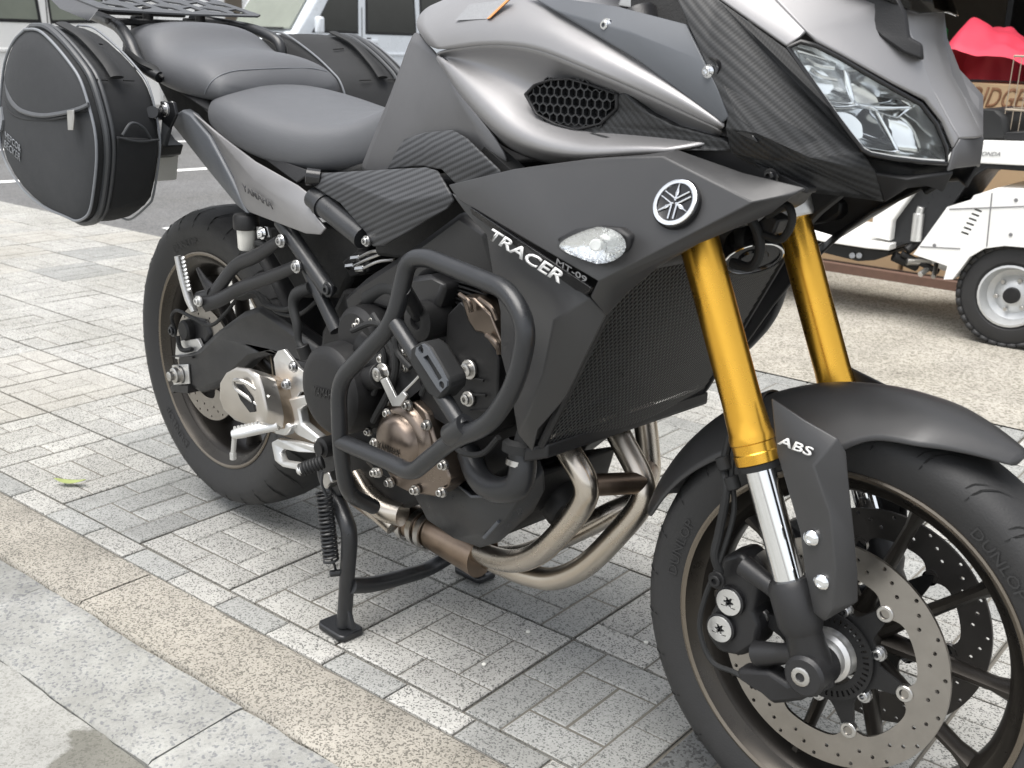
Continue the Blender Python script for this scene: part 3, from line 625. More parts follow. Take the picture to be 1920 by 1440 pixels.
# ---------------------------------------------------------------- wheels
def wheel(name, c, w, R, rimw, spokes, st, near_disc, far_disc, lean=0):
    fx = steer if st else (lambda o: o)
    rw = rimw
    rim = fx(lathe(name, c, EY, [(-rw, .2315), (-rw - .002, .2285), (-rw + .004, .2225), (-rw + .010, .2185), (-rw + .016, .206), (-rw + .03, .199), (-.012, .196), (.012, .196), (rw - .03, .199), (rw - .016, .206), (rw - .010, .2185), (rw - .004, .2225), (rw + .002, .2285), (rw, .2315), (rw - .006, .229), (rw - .02, .214), (0, .208), (-rw + .02, .214), (-rw + .006, .229)], 'rim_bronze', B, 96, True, 50))
    for s in (-1, 1): fx(lathe('rim_lip', c, EY * s, [(rw - .0028, .2325), (rw + .0026, .2318), (rw + .0036, .2288), (rw + .0015, .2245)], 'rim_lip', rim, 96))
    for s in (-1, 1): fx(lathe('rim_flange', c, EY * s, [(rw + .0014, .2244), (rw - .008, .2165), (rw - .013, .2075)], 'rim_flange', rim, 96))
    h = w / 2
    prof = [(-rw + .004, .2245), (-rw - .001, .2325), (-h * .97, .2325 + (R - .2325) * .35), (-h, .2325 + (R - .2325) * .52), (-h * .965, .2325 + (R - .2325) * .68), (-h * .84, .2325 + (R - .2325) * .84), (-h * .6, .2325 + (R - .2325) * .94), (-h * .3, R - .001), (0, R)]
    fx(lathe('tyre', c, EY, prof + [(-y, r) for y, r in prof[-2::-1]], 'tyre_rubber', rim, 128, False, 60))
    # tread grooves: thin dark channels laid over the crown
    def surf(y):
        a = abs(y)
        pr = sorted([(abs(q[0]), q[1]) for q in prof if q[1] > .2325 + (R - .2325) * .5])
        for (y0, r0), (y1, r1) in zip(pr, pr[1:]):
            if y0 <= a <= y1: return r0 + (r1 - r0) * (a - y0) / (y1 - y0 + 1e-9)
        return pr[-1][1]
    bm = bmesh.new(); NG = 28 if st else 30
    for k in range(NG):
        for s in (-1, 1):
            for (dy0, dy1, da, wd) in (((.10, 1.0, .20, .0034), (.42, .94, .13, .0026)) if st else ((.10, 1.0, .24, .0036), (.45, .97, .14, .0028))):
                a0 = 2 * math.pi * (k + (.5 if s > 0 else 0) + (.45 if dy0 > .3 else 0)) / NG; prev = None
                for i in range(11):
                    t = i / 10; y = s * h * (dy0 + (dy1 - dy0) * t); a = a0 + da * (t + .15 * math.sin(t * 3.2)) ; ww = wd * math.sin(math.pi * (.12 + .76 * t))
                    pt = lambda aa, yy: Vector((c[0] + (surf(yy) + .0013) * math.cos(aa), c[1] + yy * 1.008, c[2] + (surf(yy) + .0013) * math.sin(aa)))
                    cur = (bm.verts.new(pt(a - ww / R, y - ww * .6 * s)), bm.verts.new(pt(a + ww / R, y + ww * .6 * s)))
                    if prev: bm.faces.new((prev[0], prev[1], cur[1], cur[0]))
                    prev = cur
    o = fx(bmobj('tread_groove', bm, 'groove', rim, None)); o['kind'] = 'stuff'
    # spokes: five forked pairs
    sm = None
    for k in range(spokes):
        pair, s = k // 2, (-1, 1)[k % 2]; a_in = 2 * math.pi * pair / (spokes / 2) + s * .16 + lean; a_out = a_in + s * .17
        p0 = Vector((c[0] + .035 * math.cos(a_in), 0, c[2] + .035 * math.sin(a_in))); p1 = Vector((c[0] + .201 * math.cos(a_out), 0, c[2] + .201 * math.sin(a_out)))
        bm = bmesh.new(); tube_bm(bm, [p0, p0.lerp(p1, .3), p0.lerp(p1, .85), p1], [(.012, .021), (.0095, .018), (.0075, .0165), (.013, .02)], 10, flat=(p1 - p0).cross(EY))
        fx(bmobj('spoke', bm, 'rim_bronze', rim))
    fx(lathe('hub', c, EY, [(-.055, 0), (-.055, .036), (-.03, .043), (.03, .043), (.055, .036), (.055, 0)], 'rim_bronze', rim, 32))
    return rim, fx
FC = Vector((1.4427, 0, .3007)); RC = Vector((0, 0, .3537))
fwheel, fx = wheel('front_wheel', FC, .114, .2955, .050, 10, True, None, None, .35)
rwheel, _ = wheel('rear_wheel', RC, .18, .323, .079, 10, False, None, None, .1)
for k_ in range(3):
    o_ = arc_text('sidewall_lettering', 'DUNLOP', RC, .2445, .2615, (-.0868, -.0886), 1.9 + k_ * 2.094, .42, 'sidewall_print', rwheel)
    o_ = steer(arc_text('sidewall_lettering', 'DUNLOP', FC, .2405, .2545, (-.0553, -.0568), 2.9 + k_ * 2.094, .36, 'sidewall_print', fwheel))
def arc_pts(c, y, r, a0, a1, n): return [Vector((c[0] + r * math.cos(a0 + (a1 - a0) * k / n), y, c[2] + r * math.sin(a0 + (a1 - a0) * k / n))) for k in range(n)]
def disc(c, y, R0, R1, lobes, m, parent, th, st, ph=0., rows=((.40, 0), (.62, .33), (.84, .66))):
    fx = steer if st else (lambda o: o)
    outer = arc_pts(c, y, R0, 0, 2 * math.pi, 96); N = 144; inner = []
    for k in range(N):
        a = 2 * math.pi * k / N; d = (math.cos((a - ph) * lobes) * .5 + .5) ** 6; inner.append(Vector((c[0] + (R1 - .016 * d) * math.cos(a), y, c[2] + (R1 - .016 * d) * math.sin(a))))
    holes = [inner]; H = lobes * 3
    for k in range(H):
        for f, sh in rows:
            a = 2 * math.pi * (k + sh) / H + ph + .06; r = R1 + (R0 - R1) * f; cc = Vector((c[0] + r * math.cos(a), y, c[2] + r * math.sin(a)))
            holes.append(ring(cc, .0027, 8, EX, EZ))
    return fx(slab('brake_disc', outer, (0, th, 0), m, parent, holes, bev=0, smooth=30))
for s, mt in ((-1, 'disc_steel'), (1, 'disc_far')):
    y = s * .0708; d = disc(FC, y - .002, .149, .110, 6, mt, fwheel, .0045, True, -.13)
    # carrier spider
    yy = y - s * .004; outer = []
    for k in range(96):
        a = 2 * math.pi * k / 96; q = (math.cos((a + .13) * 6) * .5 + .5) ** 5; outer.append(Vector((FC[0] + (.062 + .042 * q) * math.cos(a), yy, FC[2] + (.062 + .042 * q) * math.sin(a))))
    car = steer(slab('disc_carrier', outer, (0, -s * -.005, 0), 'engine_black', fwheel, [arc_pts(FC, yy, .05, 0, 2 * math.pi, 40)], bev=.0008))
    for k in range(6):
        a = -.13 + k * math.pi / 3; p = Vector((FC[0] + .0985 * math.cos(a), y, FC[2] + .0985 * math.sin(a)))
        steer(lathe('disc_rivet', p, (0, s, 0), [(-.004, .0105), (.0035, .0105), (.0045, .0095), (.0045, .0062), (.001, .0055), (.001, 0)], 'steel', fwheel, 16))
        p = Vector((FC[0] + .062 * math.cos(a + .5), y - s * .002, FC[2] + .062 * math.sin(a + .5))); bolt(p, r=.0068, parent=fwheel, ax=(0, s, 0), name='disc_bolt', st=True)
# slotted speed-sensor ring on the near side
H = [[FC + Vector((r * math.cos(a), -.079, r * math.sin(a))) for r, a in ((.046, t), (.046, t + .06), (.0535, t + .06), (.0535, t))] for t in [2 * math.pi * k / 42 for k in range(42)]]
steer(slab('sensor_ring', arc_pts(FC, -.079, .058, 0, 2 * math.pi, 72), (0, .0025, 0), 'engine_black', fwheel, [arc_pts(FC, -.079, .038, 0, 2 * math.pi, 40)] + H, bev=0))
steer(lathe('hub_spacer', FC, (0, -1, 0), [(.05, .035), (.086, .033), (.09, .028), (.09, .022), (.105, .021), (.105, 0)], 'alu_satin', fwheel, 28))
bolt(FC + Vector((0, -.148, 0)), 'steel', .012, B, name='front_axle', h=.004, st=True)
disc(RC, -.098, .1225, .075, 5, 'disc_steel', rwheel, .005, False, .3)
# ---------------------------------------------------------------- fork
A0 = {s: Vector((1.4453, s * .1228, .3007)) for s in (-1, 1)}
def on_axis(px, py, s=-1):
    o = MSI @ CAM; d = (MSI.to_3x3() @ ray(px, py)).normalized(); w0 = A0[s] - o; b = SA.dot(d); k = (b * d.dot(w0) - SA.dot(w0)) / (1 - b * b); return k
tb, tt, tc_ = on_axis(1412, 868), on_axis(1300, 430), on_axis(1475, 1092)
for s in (-1, 1):
    c = A0[s]
    g = steer(lathe('fork_tube', c, SA, [(tb - .002, .021), (tb, .0268), (tb + .012, .0272), (tb + .0135, .0262), (tb + .024, .0262), (tb + .0255, .0275), (tb + .034, .0275), (tb + .037, .0262), (tb + .055, .0255), (tb + .075, .0245), (tt + .06, .0245), (tt + .061, .0235), (tt + .16, .0235), (tt + .16, 0)], 'gold', B, 48, smooth=30))
    steer(lathe('dust_seal', c, SA, [(tb - .009, .019), (tb - .009, .0245), (tb - .002, .0255), (tb, .024)], 'rubber', g, 40))
    steer(lathe('fork_slider', c, SA, [(tc_ - .03, .0188), (tb + .01, .0188)], 'chrome', B, 40))
    lo = [A0[s] + SA * (tc_ + .004), A0[s] + SA * (tc_ - .004), A0[s] + SA * (tc_ - .05), A0[s] + SA * (tc_ - .062), A0[s] + SA * .045, A0[s] + SA * .0, A0[s] - SA * .022]
    bt = bmesh.new(); tube_bm(bt, lo, [.024, .0285, .0285, .024, .0225, .026, .02], 28); fl = steer(bmobj('fork_bottom', bt, 'frame_black', B))
    steer(lathe('axle_clamp', A0[s] + Vector((0, s * -.02, 0)), EY * s, [(0, .0), (0, .026), (.044, .026), (.048, .022), (.048, .0)], 'frame_black', fl, 28))
    # radial caliper arms
    up = A0[s] + SA * (tc_ - .03); ca = F(1395, 1060, -.112); cb = F(1420, 1225, -.112)
    if s > 0: ca.y, cb.y = .112, .112
    steer(tube('caliper_arm', [up, up.lerp(ca, .5), ca], [.013, .012, .014], 'frame_black', fl, 12)); steer(tube('caliper_arm', [A0[s] + SA * .02, (A0[s] + SA * .02).lerp(cb, .5), cb], [.019, .0125, .0165], 'frame_black', fl, 12))
    # caliper
    cy = -.096
    pts = [F(*q, cy) for q in ((1352, 1045), (1385, 1035), (1412, 1060), (1425, 1100), (1412, 1150), (1425, 1175), (1418, 1215), (1392, 1232), (1345, 1222), (1322, 1190), (1330, 1150), (1348, 1120), (1345, 1075))]
    if s > 0: pts = [Vector((p.x, -p.y, p.z)) for p in pts]
    cl = steer(slab('brake_caliper', pts, (0, -s * .062 if s < 0 else -.062, 0) if s > 0 else (0, .05, 0), 'frame_black', B, bev=.007))
    for q in ((1370, 1127), (1353, 1177)):
        p = F(*q, cy - .002)
        if s > 0: p = Vector((p.x, -p.y, p.z))
        star = [p + (EX * math.cos(2 * math.pi * k / 48) + EZ * math.sin(2 * math.pi * k / 48)) * (.0058 + .0018 * math.cos(6 * 2 * math.pi * k / 48)) for k in range(48)]
        steer(lathe('piston_ring', p, (0, s, 0), [(-.004, .0205), (.004, .0205), (.005, .019), (.004, .018)], 'frame_black', cl, 32))
        steer(slab('piston_cap', [v + Vector((0, s * .006, 0)) for v in ring(p, .0178, 32, EX, EZ)], (0, -s * .005, 0), 'alu_satin', cl, [[v + Vector((0, s * .006, 0)) for v in star]], bev=.0007))
    hb = [F(*q, y) for q, y in (((1372, 800), -.10), ((1358, 870), -.11), ((1362, 920), -.118), ((1348, 1000), -.12), ((1340, 1040), -.122), ((1350, 1075), -.115))]
    h2 = [F(*q, y) for q, y in (((1385, 800), -.10), ((1372, 880), -.112), ((1376, 960), -.112), ((1350, 1050), -.118), ((1322, 1120), -.118), ((1312, 1180), -.118), ((1335, 1240), -.118), ((1380, 1262), -.118), ((1420, 1290), -.118))]
    if s > 0: hb, h2 = [Vector((p.x, -p.y, p.z)) for p in hb], [Vector((p.x, -p.y, p.z)) for p in h2]
    steer(tube('brake_hose', hb, .0058, 'rubber', B, 10)); steer(tube('sensor_cable', h2, .0036, 'rubber', B, 8))
    if s < 0:
        for q in ((1358, 868), (1374, 905)): steer(cyl('hose_clamp', F(q[0] - 4, q[1] - 12, -.115), F(q[0] + 3, q[1] + 12, -.115), .0095, 'rubber', B, 12))
        bolt(F(1343, 1088, -.122), 'engine_black', .008, cl, st=True)
    sp = [F(*q, -.125) for q in ((1420, 1258), (1470, 1290), (1500, 1330), (1465, 1322), (1425, 1285))]
    if s < 0: steer(slab('sensor_cover', [F(*q, -.122) for q in ((1380, 1255), (1440, 1258), (1475, 1282), (1525, 1262), (1545, 1290), (1500, 1316), (1450, 1322), (1425, 1300), (1378, 1270))], (0, .03, 0), 'black_plastic', B, bev=.006))
# front fender: an arched shell with drooping edges, fork guards and rear skirt
def fender(a0, a1, n, rows, name):
    L = []
    for i in range(n + 1):
        t = i / n; a = math.radians(a0 + (a1 - a0) * t); w, dr, R = rows(t)
        L.append([FC + Vector(((R - dr * abs(q) ** 2.6) * math.cos(a), q * w, (R - dr * abs(q) ** 2.6) * math.sin(a))) for q in (-1, -.86, -.6, -.3, 0, .3, .6, .86, 1)])
    return steer(patch(name, L, 'matte_black_grey', B, .003, 1))
def frow(t):
    w = .078 * min(1, .28 + 2.6 * t) if t < .3 else .078
    k = min(1, max(0, (t - .42) / .25)); k = k * k * (3 - 2 * k)
    return w + .02 * k, .012 + .045 * min(1, t * 1.6) + .025 * k, .334 - .006 * t
def rrow(t): return .062 + .01 * math.sin(t * 3), .03 + .035 * (1 - t), .333 - .004 * t
ff = fender(60.5, 121, 18, frow, 'front_fender')
fender(119, 163, 10, rrow, 'fender_rear')
gd = VF([(1447, 746, -0.126), (1511, 788, -0.132), (1571, 822, -0.133), (1586, 848, -0.127), (1591, 905, -0.120), (1601, 1007, -0.120), (1607, 1073, -0.120), (1608, 1127, -0.120), (1546, 1164, -0.140), (1527, 1148, -0.138), (1511, 1073, -0.136), (1502, 998, -0.136), (1472, 894, -0.136), (1458, 850, -0.135), (1526, 872, -0.148), (1556, 960, -0.148), (1566, 1060, -0.146), (1562, 1140, -0.143)])
gs = facets('fork_guard', gd, [(0, 1, 14, 13), (1, 2, 14), (2, 3, 4, 14), (14, 4, 5, 15), (15, 5, 6, 16), (16, 6, 7, 17), (17, 7, 8), (13, 14, 12), (12, 14, 15, 11), (11, 15, 16, 10), (10, 16, 17, 9), (9, 17, 8)], 'matte_black_grey', B, .004, .002); steer(gs); gl_ = both(gs, True); gl_.data.transform(Matrix.Translation((-.04, 0, -.004)))
# web joining guard and fender
wb_ = [[F(1447, 746, -.148), F(1511, 788, -.150), F(1571, 822, -.145), F(1590, 850, -.142)], [F(1470, 742, -.10), F(1530, 760, -.105), F(1590, 790, -.105), F(1640, 826, -.092)], [F(1490, 738, -.06), F(1545, 735, -.06), F(1610, 755, -.065), F(1670, 800, -.075)]]

for q in ((1521, 1009), (1540, 1092)):
    steer(lathe('guard_screw', F(*q, -.1455), (0, -1, 0), [(-.002, .0095), (.001, .0095), (.0045, .006), (.005, .004), (.003, .0035), (.003, 0)], 'chrome', B, 20))
steer(text('fender_lettering', 'ABS', F(1461, 832, -.138), F(1523, 856, -.147), F(1469, 817, -.137), 'white_ink', gs, bold=.015, lift=.004))
# ---------------------------------------------------------------- triple clamp, steering, horn
tk_ = on_axis(1500, 408, 1)
for s in (-1, 1): steer(lathe('fork_clamp', A0[s], SA, [(tk_, .0255), (tk_, .031), (tk_ + .004, .033), (tk_ + .043, .033), (tk_ + .045, .031), (tk_ + .045, .02)], 'alu_satin', B, 32))
steer(slab('lower_yoke', [A0[-1] + SA * (tk_ + .004) + EX * .02, A0[1] + SA * (tk_ + .004) + EX * .02, A0[1] + SA * (tk_ + .004) - EX * .05, A0[-1] + SA * (tk_ + .004) - EX * .05], SA * .034, 'alu_satin', B, bev=.006))
steer(cyl('steering_stem', Vector((1.385, 0, .3007)) + SA * (tt + .05), Vector((1.385, 0, .3007)) + SA * (tt + .3), .022, 'alu_satin', B))
for s in (-1, 1): steer(lathe('fork_top', A0[s], SA, [(tt + .16, .0235), (tt + .27, .0235), (tt + .275, .02), (tt + .275, 0)], 'frame_black', B, 32))
steer(slab('upper_yoke', [A0[-1] + SA * (tt + .33) + EX * .03, A0[1] + SA * (tt + .33) + EX * .03, A0[1] + SA * (tt + .33) - EX * .06, A0[-1] + SA * (tt + .33) - EX * .06], SA * .025, 'alu_satin', B, bev=.006))
hd = tube('handlebar', [MST @ (A0[-1] + SA * (tt + .40) + Vector((-.18, -.28, .02))), MST @ (A0[-1] + SA * (tt + .40) + Vector((-.06, -.1, .05))), MST @ (A0[-1] + SA * (tt + .38) + Vector((-.03, .03, 0))), MST @ (A0[1] + SA * (tt + .38) + Vector((-.03, -.03, 0))), MST @ (A0[1] + SA * (tt + .40) + Vector((-.06, .1, .05))), MST @ (A0[1] + SA * (tt + .40) + Vector((-.18, .28, .02)))], .011, 'bar_black', B)
hn = P(1412, 482, -.02); lathe('horn', hn, Vector((.55, -.35, -.75)), [(-.03, 0), (-.03, .03), (-.012, .038), (.0, .04), (.003, .0395), (.003, .034), (.001, .033), (.001, .02), (.004, .018), (.004, 0)], 'black_gloss', B, 36)
tube('horn_ring', [hn + Vector((.55, -.35, -.75)).normalized() * .003 + v for v in ring(Vector(), .0375, 24, Vector((.55, -.35, -.75)).orthogonal().normalized(), Vector((.55, -.35, -.75)).cross(Vector((.55, -.35, -.75)).orthogonal()).normalized())], .0014, 'chrome', B, 6, 2)
tube('wire_loom', V([(1400, 400, -.06), (1418, 430, -.055), (1425, 470, -.05), (1408, 500, -.05), (1372, 492, -.05)]), .0065, 'rubber', B, 10)
tube('wire_loom', V([(1440, 405, -.05), (1475, 385, -.06), (1485, 415, -.06), (1465, 448, -.05), (1430, 440, -.05)]), .005, 'rubber', B, 10)
slab('connector', V([(1408, 425, -.05), (1440, 400, -.05), (1462, 412, -.05), (1450, 440, -.05), (1420, 445, -.05)]), (0, .03, 0), 'black_plastic', B, bev=.003)
slab('head_tube', V([(1290, 440, -.07), (1400, 400, -.07), (1450, 330, -.07), (1350, 300, -.07), (1250, 380, -.07)]), (0, .14, 0), 'engine_black', B, bev=.01)
# ---------------------------------------------------------------- side cowl (both sides)
cv = V([(842, 347, -.215), (966, 317, -.215), (1106, 298, -.21), (1212, 292, -.20), (1272, 283, -.19), (1395, 326, -.182), (1511, 354, -.168), (1489, 366, -.176), (1410, 379, -.205), (1243, 296, -.205),
        (1122, 526, -.265), (985, 448, -.240), (860, 374, -.218), (1445, 399, -.178), (1310, 455, -.20), (1235, 498, -.215), (1171, 551, -.225), (1137, 590, -.228), (1108, 556, -.256)])
wing = facets('side_cowl', cv, [(0, 1, 2, 9, 8, 10, 11, 12), (2, 3, 4, 9), (9, 4, 5, 6, 7, 8), (8, 7, 13, 14, 15, 16, 17, 18, 10)], 'matte_black_grey', B, .004, .0025)
lv = V([(848, 362, -.200), (985, 452, -.222), (1108, 558, -.238), (1137, 590, -.222), (1100, 665, -.212), (1062, 744, -.205), (1010, 804, -.2), (999, 846, -.195), (972, 812, -.205), (962, 748, -.215), (941, 664, -.222), (940, 584, -.225), (927, 523, -.22), (914, 440, -.212), (872, 396, -.205), (1040, 600, -.245), (1020, 700, -.235), (990, 780, -.218)])
low = facets('lower_cowl', lv, [(0, 1, 13, 14), (1, 2, 15, 12, 13), (2, 3, 4, 15), (15, 4, 5, 16), (16, 5, 6, 17), (17, 6, 7, 8), (8, 9, 17), (9, 10, 16, 17), (10, 11, 15, 16), (11, 12, 15)], 'matte_black_grey', B, .004, .002)
slab('cowl_groove', V([(880, 388, -.228), (1108, 540, -.262), (1100, 552, -.252), (1080, 545, -.25), (885, 402, -.222)]), (0, .006, 0), 'black_gloss', wing, bev=.001)
both(wing); both(low)
text('cowl_lettering', 'TRACER', P(916, 445, -.231), P(1054, 532, -.252), P(929, 428, -.232), 'white_ink', low, bold=.02, lift=.004)
text('model_lettering', 'MT-09', P(1050, 494, -.254), P(1106, 530, -.262), P(1052, 484, -.254), 'grey_ink', low, lift=.006)
# emblem: three crossed tuning forks in a ring
c = P(1270, 383, -.2215); ex = (P(1310, 383, -.2215) - c).normalized(); nrm = (P(1122, 526, -.265) - P(966, 317, -.215)).cross(P(1410, 379, -.205) - P(966, 317, -.215)).normalized()
if nrm.dot(CAM - c) < 0: nrm.negate()
ex = (ex - nrm * ex.dot(nrm)).normalized(); ey = nrm.cross(ex)
if ey.z < 0: ey.negate()
c += nrm * .004; R_ = .0275
em = lathe('emblem', c, nrm, [(-.006, R_ * 1.07), (.0, R_ * 1.05), (.0014, R_ * 1.0), (.0006, R_ * .93), (.0006, 0)], 'black_gloss', wing, 48)
bm = bmesh.new(); lathe_bm(bm, c + nrm * .0008, nrm, [(.0004, R_ * .80), (.0022, R_ * .82), (.0026, R_ * .9), (.0018, R_ * .985), (.0004, R_)], 48)
for k in range(3):
    a = math.pi / 2 + k * 2 * math.pi / 3; u = ex * math.cos(a) + ey * math.sin(a); v = nrm.cross(u); o_ = c + nrm * .0022
    def bar_(p, q, w0, w1): tube_bm(bm, [o_ + p, o_ + q], [(w0, .0008), (w1, .0008)], 6, flat=v)
    bar_(u * R_ * .06, u * R_ * .50, .0011, .0011); bar_(u * R_ * .30, u * R_ * .42, .0018, .0022); bar_(u * R_ * .42, u * R_ * .54, .0022, .0013); bar_(u * R_ * .54, u * R_ * .80, .0013, .0003)
    for s in (-1, 1): bar_(v * s * R_ * .12 - u * R_ * .02, v * s * R_ * .12 - u * R_ * .72, .0010, .0009)
bmobj('emblem_mark', bm, 'chrome', wing)
# turn signal
sc_ = P(1116, 461, -.262); sb = []
def tear(cx, cy, y, sx, sy, n=20):
    return [P(cx + sx * (math.cos(2 * math.pi * k / n) - (.32 if math.cos(2 * math.pi * k / n) < 0 else 0) * abs(math.cos(2 * math.pi * k / n)) ** 2), cy + sy * math.sin(2 * math.pi * k / n) * (1 - .35 * max(0, -math.cos(2 * math.pi * k / n))), y) for k in range(n)]
ts = slab('turn_signal', [P(*q, -.252) for q in ((1040, 448), (1075, 430), (1120, 424), (1160, 428), (1180, 442), (1178, 468), (1160, 484), (1120, 492), (1085, 488))], (0, .03, 0), 'black_plastic', B, bev=.004)
rows = [tear(1118, 460, -.264, 57, 38), tear(1113, 460, -.281, 53, 36), tear(1108, 460, -.293, 40, 27), tear(1104, 460, -.299, 20, 14)]
vs = [p for r in rows for p in r]; n = 20; fs = [(i * n + k, i * n + (k + 1) % n, (i + 1) * n + (k + 1) % n, (i + 1) * n + k) for i in range(3) for k in range(n)] + [tuple(3 * n + k for k in range(n))]
ln = mesh('lens', vs, fs, 'lens_clear', ts, 60, sub=1)
rows = [tear(1120, 460, -.2645, 54, 35), tear(1120, 460, -.262, 40, 26), tear(1122, 460, -.258, 15, 10)]; vs = [p for r in rows for p in r]
fs = [(i * n + k, i * n + (k + 1) % n, (i + 1) * n + (k + 1) % n, (i + 1) * n + k) for i in range(2) for k in range(n)] + [tuple(2 * n + k for k in range(n))]
mesh('reflector', vs, fs, 'chrome_facet', ts, None); cyl('bulb', P(1122, 460, -.262), P(1116, 460, -.283), .007, 'plastic_clear', ts, 14)
both(ts)
# inner backing of the cowls so nothing shows through
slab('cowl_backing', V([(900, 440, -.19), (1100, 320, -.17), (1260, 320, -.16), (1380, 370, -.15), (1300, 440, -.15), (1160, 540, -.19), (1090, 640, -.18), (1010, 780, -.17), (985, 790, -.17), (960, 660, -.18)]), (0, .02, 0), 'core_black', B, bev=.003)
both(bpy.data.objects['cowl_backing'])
# ---------------------------------------------------------------- radiator with mesh guard
rb0, rb1, rt1, rt0 = Vector((1.05, -.185, .492)), Vector((1.05, .185, .492)), Vector((1.185, .19, .765)), Vector((1.185, -.19, .765))
fwd = (rb1 - rb0).cross(rt0 - rb0).normalized()
if fwd.x < 0: fwd.negate()
rad = slab('radiator', [rb0 - fwd * .012, rb1 - fwd * .012, rt1 - fwd * .012, rt0 - fwd * .012], -fwd * .04, 'core_black', B, bev=.003)
fr = bmesh.new(); tube_bm(fr, fillet([rb0, rb1, rt1, rt0, rb0 + Vector((0, 0, .001))], .02), .006, 8); bmobj('guard_frame', fr, 'black_plastic', rad)
bm = bmesh.new(); nx, nz = 50, 37
def rp_(u, v, o=0): return rb0.lerp(rb1, u).lerp(rt0.lerp(rt1, u), v) + fwd * (o + .012 * math.sin(math.pi * u))
for k in range(-nz, nx):
    for sg in (1, -1):
        # diagonal wires
        a0, a1 = (k / nx, (k + nz * .62) / nx); v0, v1 = 0., 1.
        if a0 < 0: v0 = -a0 / (a1 - a0); a0_ = 0
        else: a0_ = a0
        if a1 > 1: v1 = (1 - a0) / (a1 - a0); a1_ = 1
        else: a1_ = a1
        if v1 <= v0: continue
        pts = [(a0_ + (a1_ - a0_) * q / 3, v0 + (v1 - v0) * q / 3) for q in range(4)]
        if sg < 0: pts = [(1 - u, v) for u, v in pts]
        tube_bm(bm, [rp_(u, v, .001 * sg) for u, v in pts], .0009, 4, cap=False)
bmobj('guard_mesh', bm, 'mesh_wire', rad)['kind'] = 'stuff'
slab('radiator_sill', [rb0 + Vector((-.03, -.005, -.012)), rb1 + Vector((-.03, .005, -.012)), rb1 + Vector((.012, .002, .006)), rb0 + Vector((.012, -.002, .006))], (0, 0, -.02), 'black_plastic', B, bev=.004)
tube('radiator_tank', [rt0 + Vector((.0, -.01, .012)), rt1 + Vector((0, .01, .012))], .022, 'black_plastic', B, 14)
# ---------------------------------------------------------------- tank
cre = [(813, 99, -.150), (887, 84, -.170), (959, 83, -.182), (1019, 94, -.188), (1091, 125, -.192), (1200, 170, -.19), (1294, 214, -.183), (1358, 244, -.178)]
r1 = [(774, 42, -.110), (845, 18, -.130), (920, 4, -.138), (1000, 0, -.145), (1060, 32, -.155), (1200, 114, -.172), (1290, 172, -.175), (1357, 228, -.176)]
mid = [tuple((a * .5 + b * .5) for a, b in zip(p, q)) for p, q in zip(r1, cre)]; mid = [(x, y, z - .012) for x, y, z in mid]
top = [Vector(v) for v in ((.64, 0, 1.075), (.74, 0, 1.105), (.83, 0, 1.12), (.93, 0, 1.12), (1.0, 0, 1.11), (1.09, 0, 1.08), (1.15, 0, 1.05), (1.2, 0, 1.01))]
t1 = [a.lerp(P(*b), .55) + Vector((0, 0, .012)) for a, b in zip(top, r1)]
tk = patch('fuel_tank', [top, t1, V(r1), V(mid), V(cre)], 'tank_grey', B, .003, 2); both(tk)
inn = [(838, 112, -.146), (900, 132, -.148), (975, 160, -.145), (1010, 190, -.134), (1070, 215, -.132), (1160, 235, -.140), (1240, 256, -.158), (1338, 270, -.166)]
rid = [(848, 121, -.158), (872, 152, -.180), (922, 206, -.194), (970, 241, -.2), (1034, 268, -.204), (1110, 279, -.206), (1190, 274, -.203), (1262, 280, -.193)]
bot = [(822, 104, -.150), (860, 170, -.172), (905, 219, -.186), (950, 258, -.193), (1020, 286, -.198), (1096, 295, -.2), (1172, 288, -.199), (1264, 284, -.19)]
tuc = [(815, 108, -.125), (850, 180, -.13), (895, 232, -.14), (942, 275, -.15), (1015, 305, -.155), (1096, 315, -.155), (1172, 305, -.155), (1264, 300, -.15)]
scoop = patch('tank_scoop', [V(cre), V([(a[0] * .68 + b[0] * .32, a[1] * .68 + b[1] * .32, (a[2] + b[2]) / 2 + .012) for a, b in zip(cre, inn)]), V(inn), V(rid), V(bot), V(tuc)], 'tank_grey', B, .003, 2, crease=[0, 4])
gr = [(986, 178), (1003, 161), (1030, 152), (1065, 150), (1110, 163), (1152, 178), (1151, 203), (1122, 230), (1076, 241), (1040, 231), (1006, 213)]
gy = -.172
rim_ = slab('intake_grille', V([(x * 1.0 + (x - 1070) * .07, y + (y - 195) * .10, gy - .002) for x, y in gr]), (0, .03, 0), 'black_plastic', scoop, holes=[V([(x, y, gy - .002) for x, y in gr])], bev=.002)
slab('grille_back', V([(x, y, gy + .008) for x, y in gr]), (0, .006, 0), 'black_plastic', scoop, bev=0)
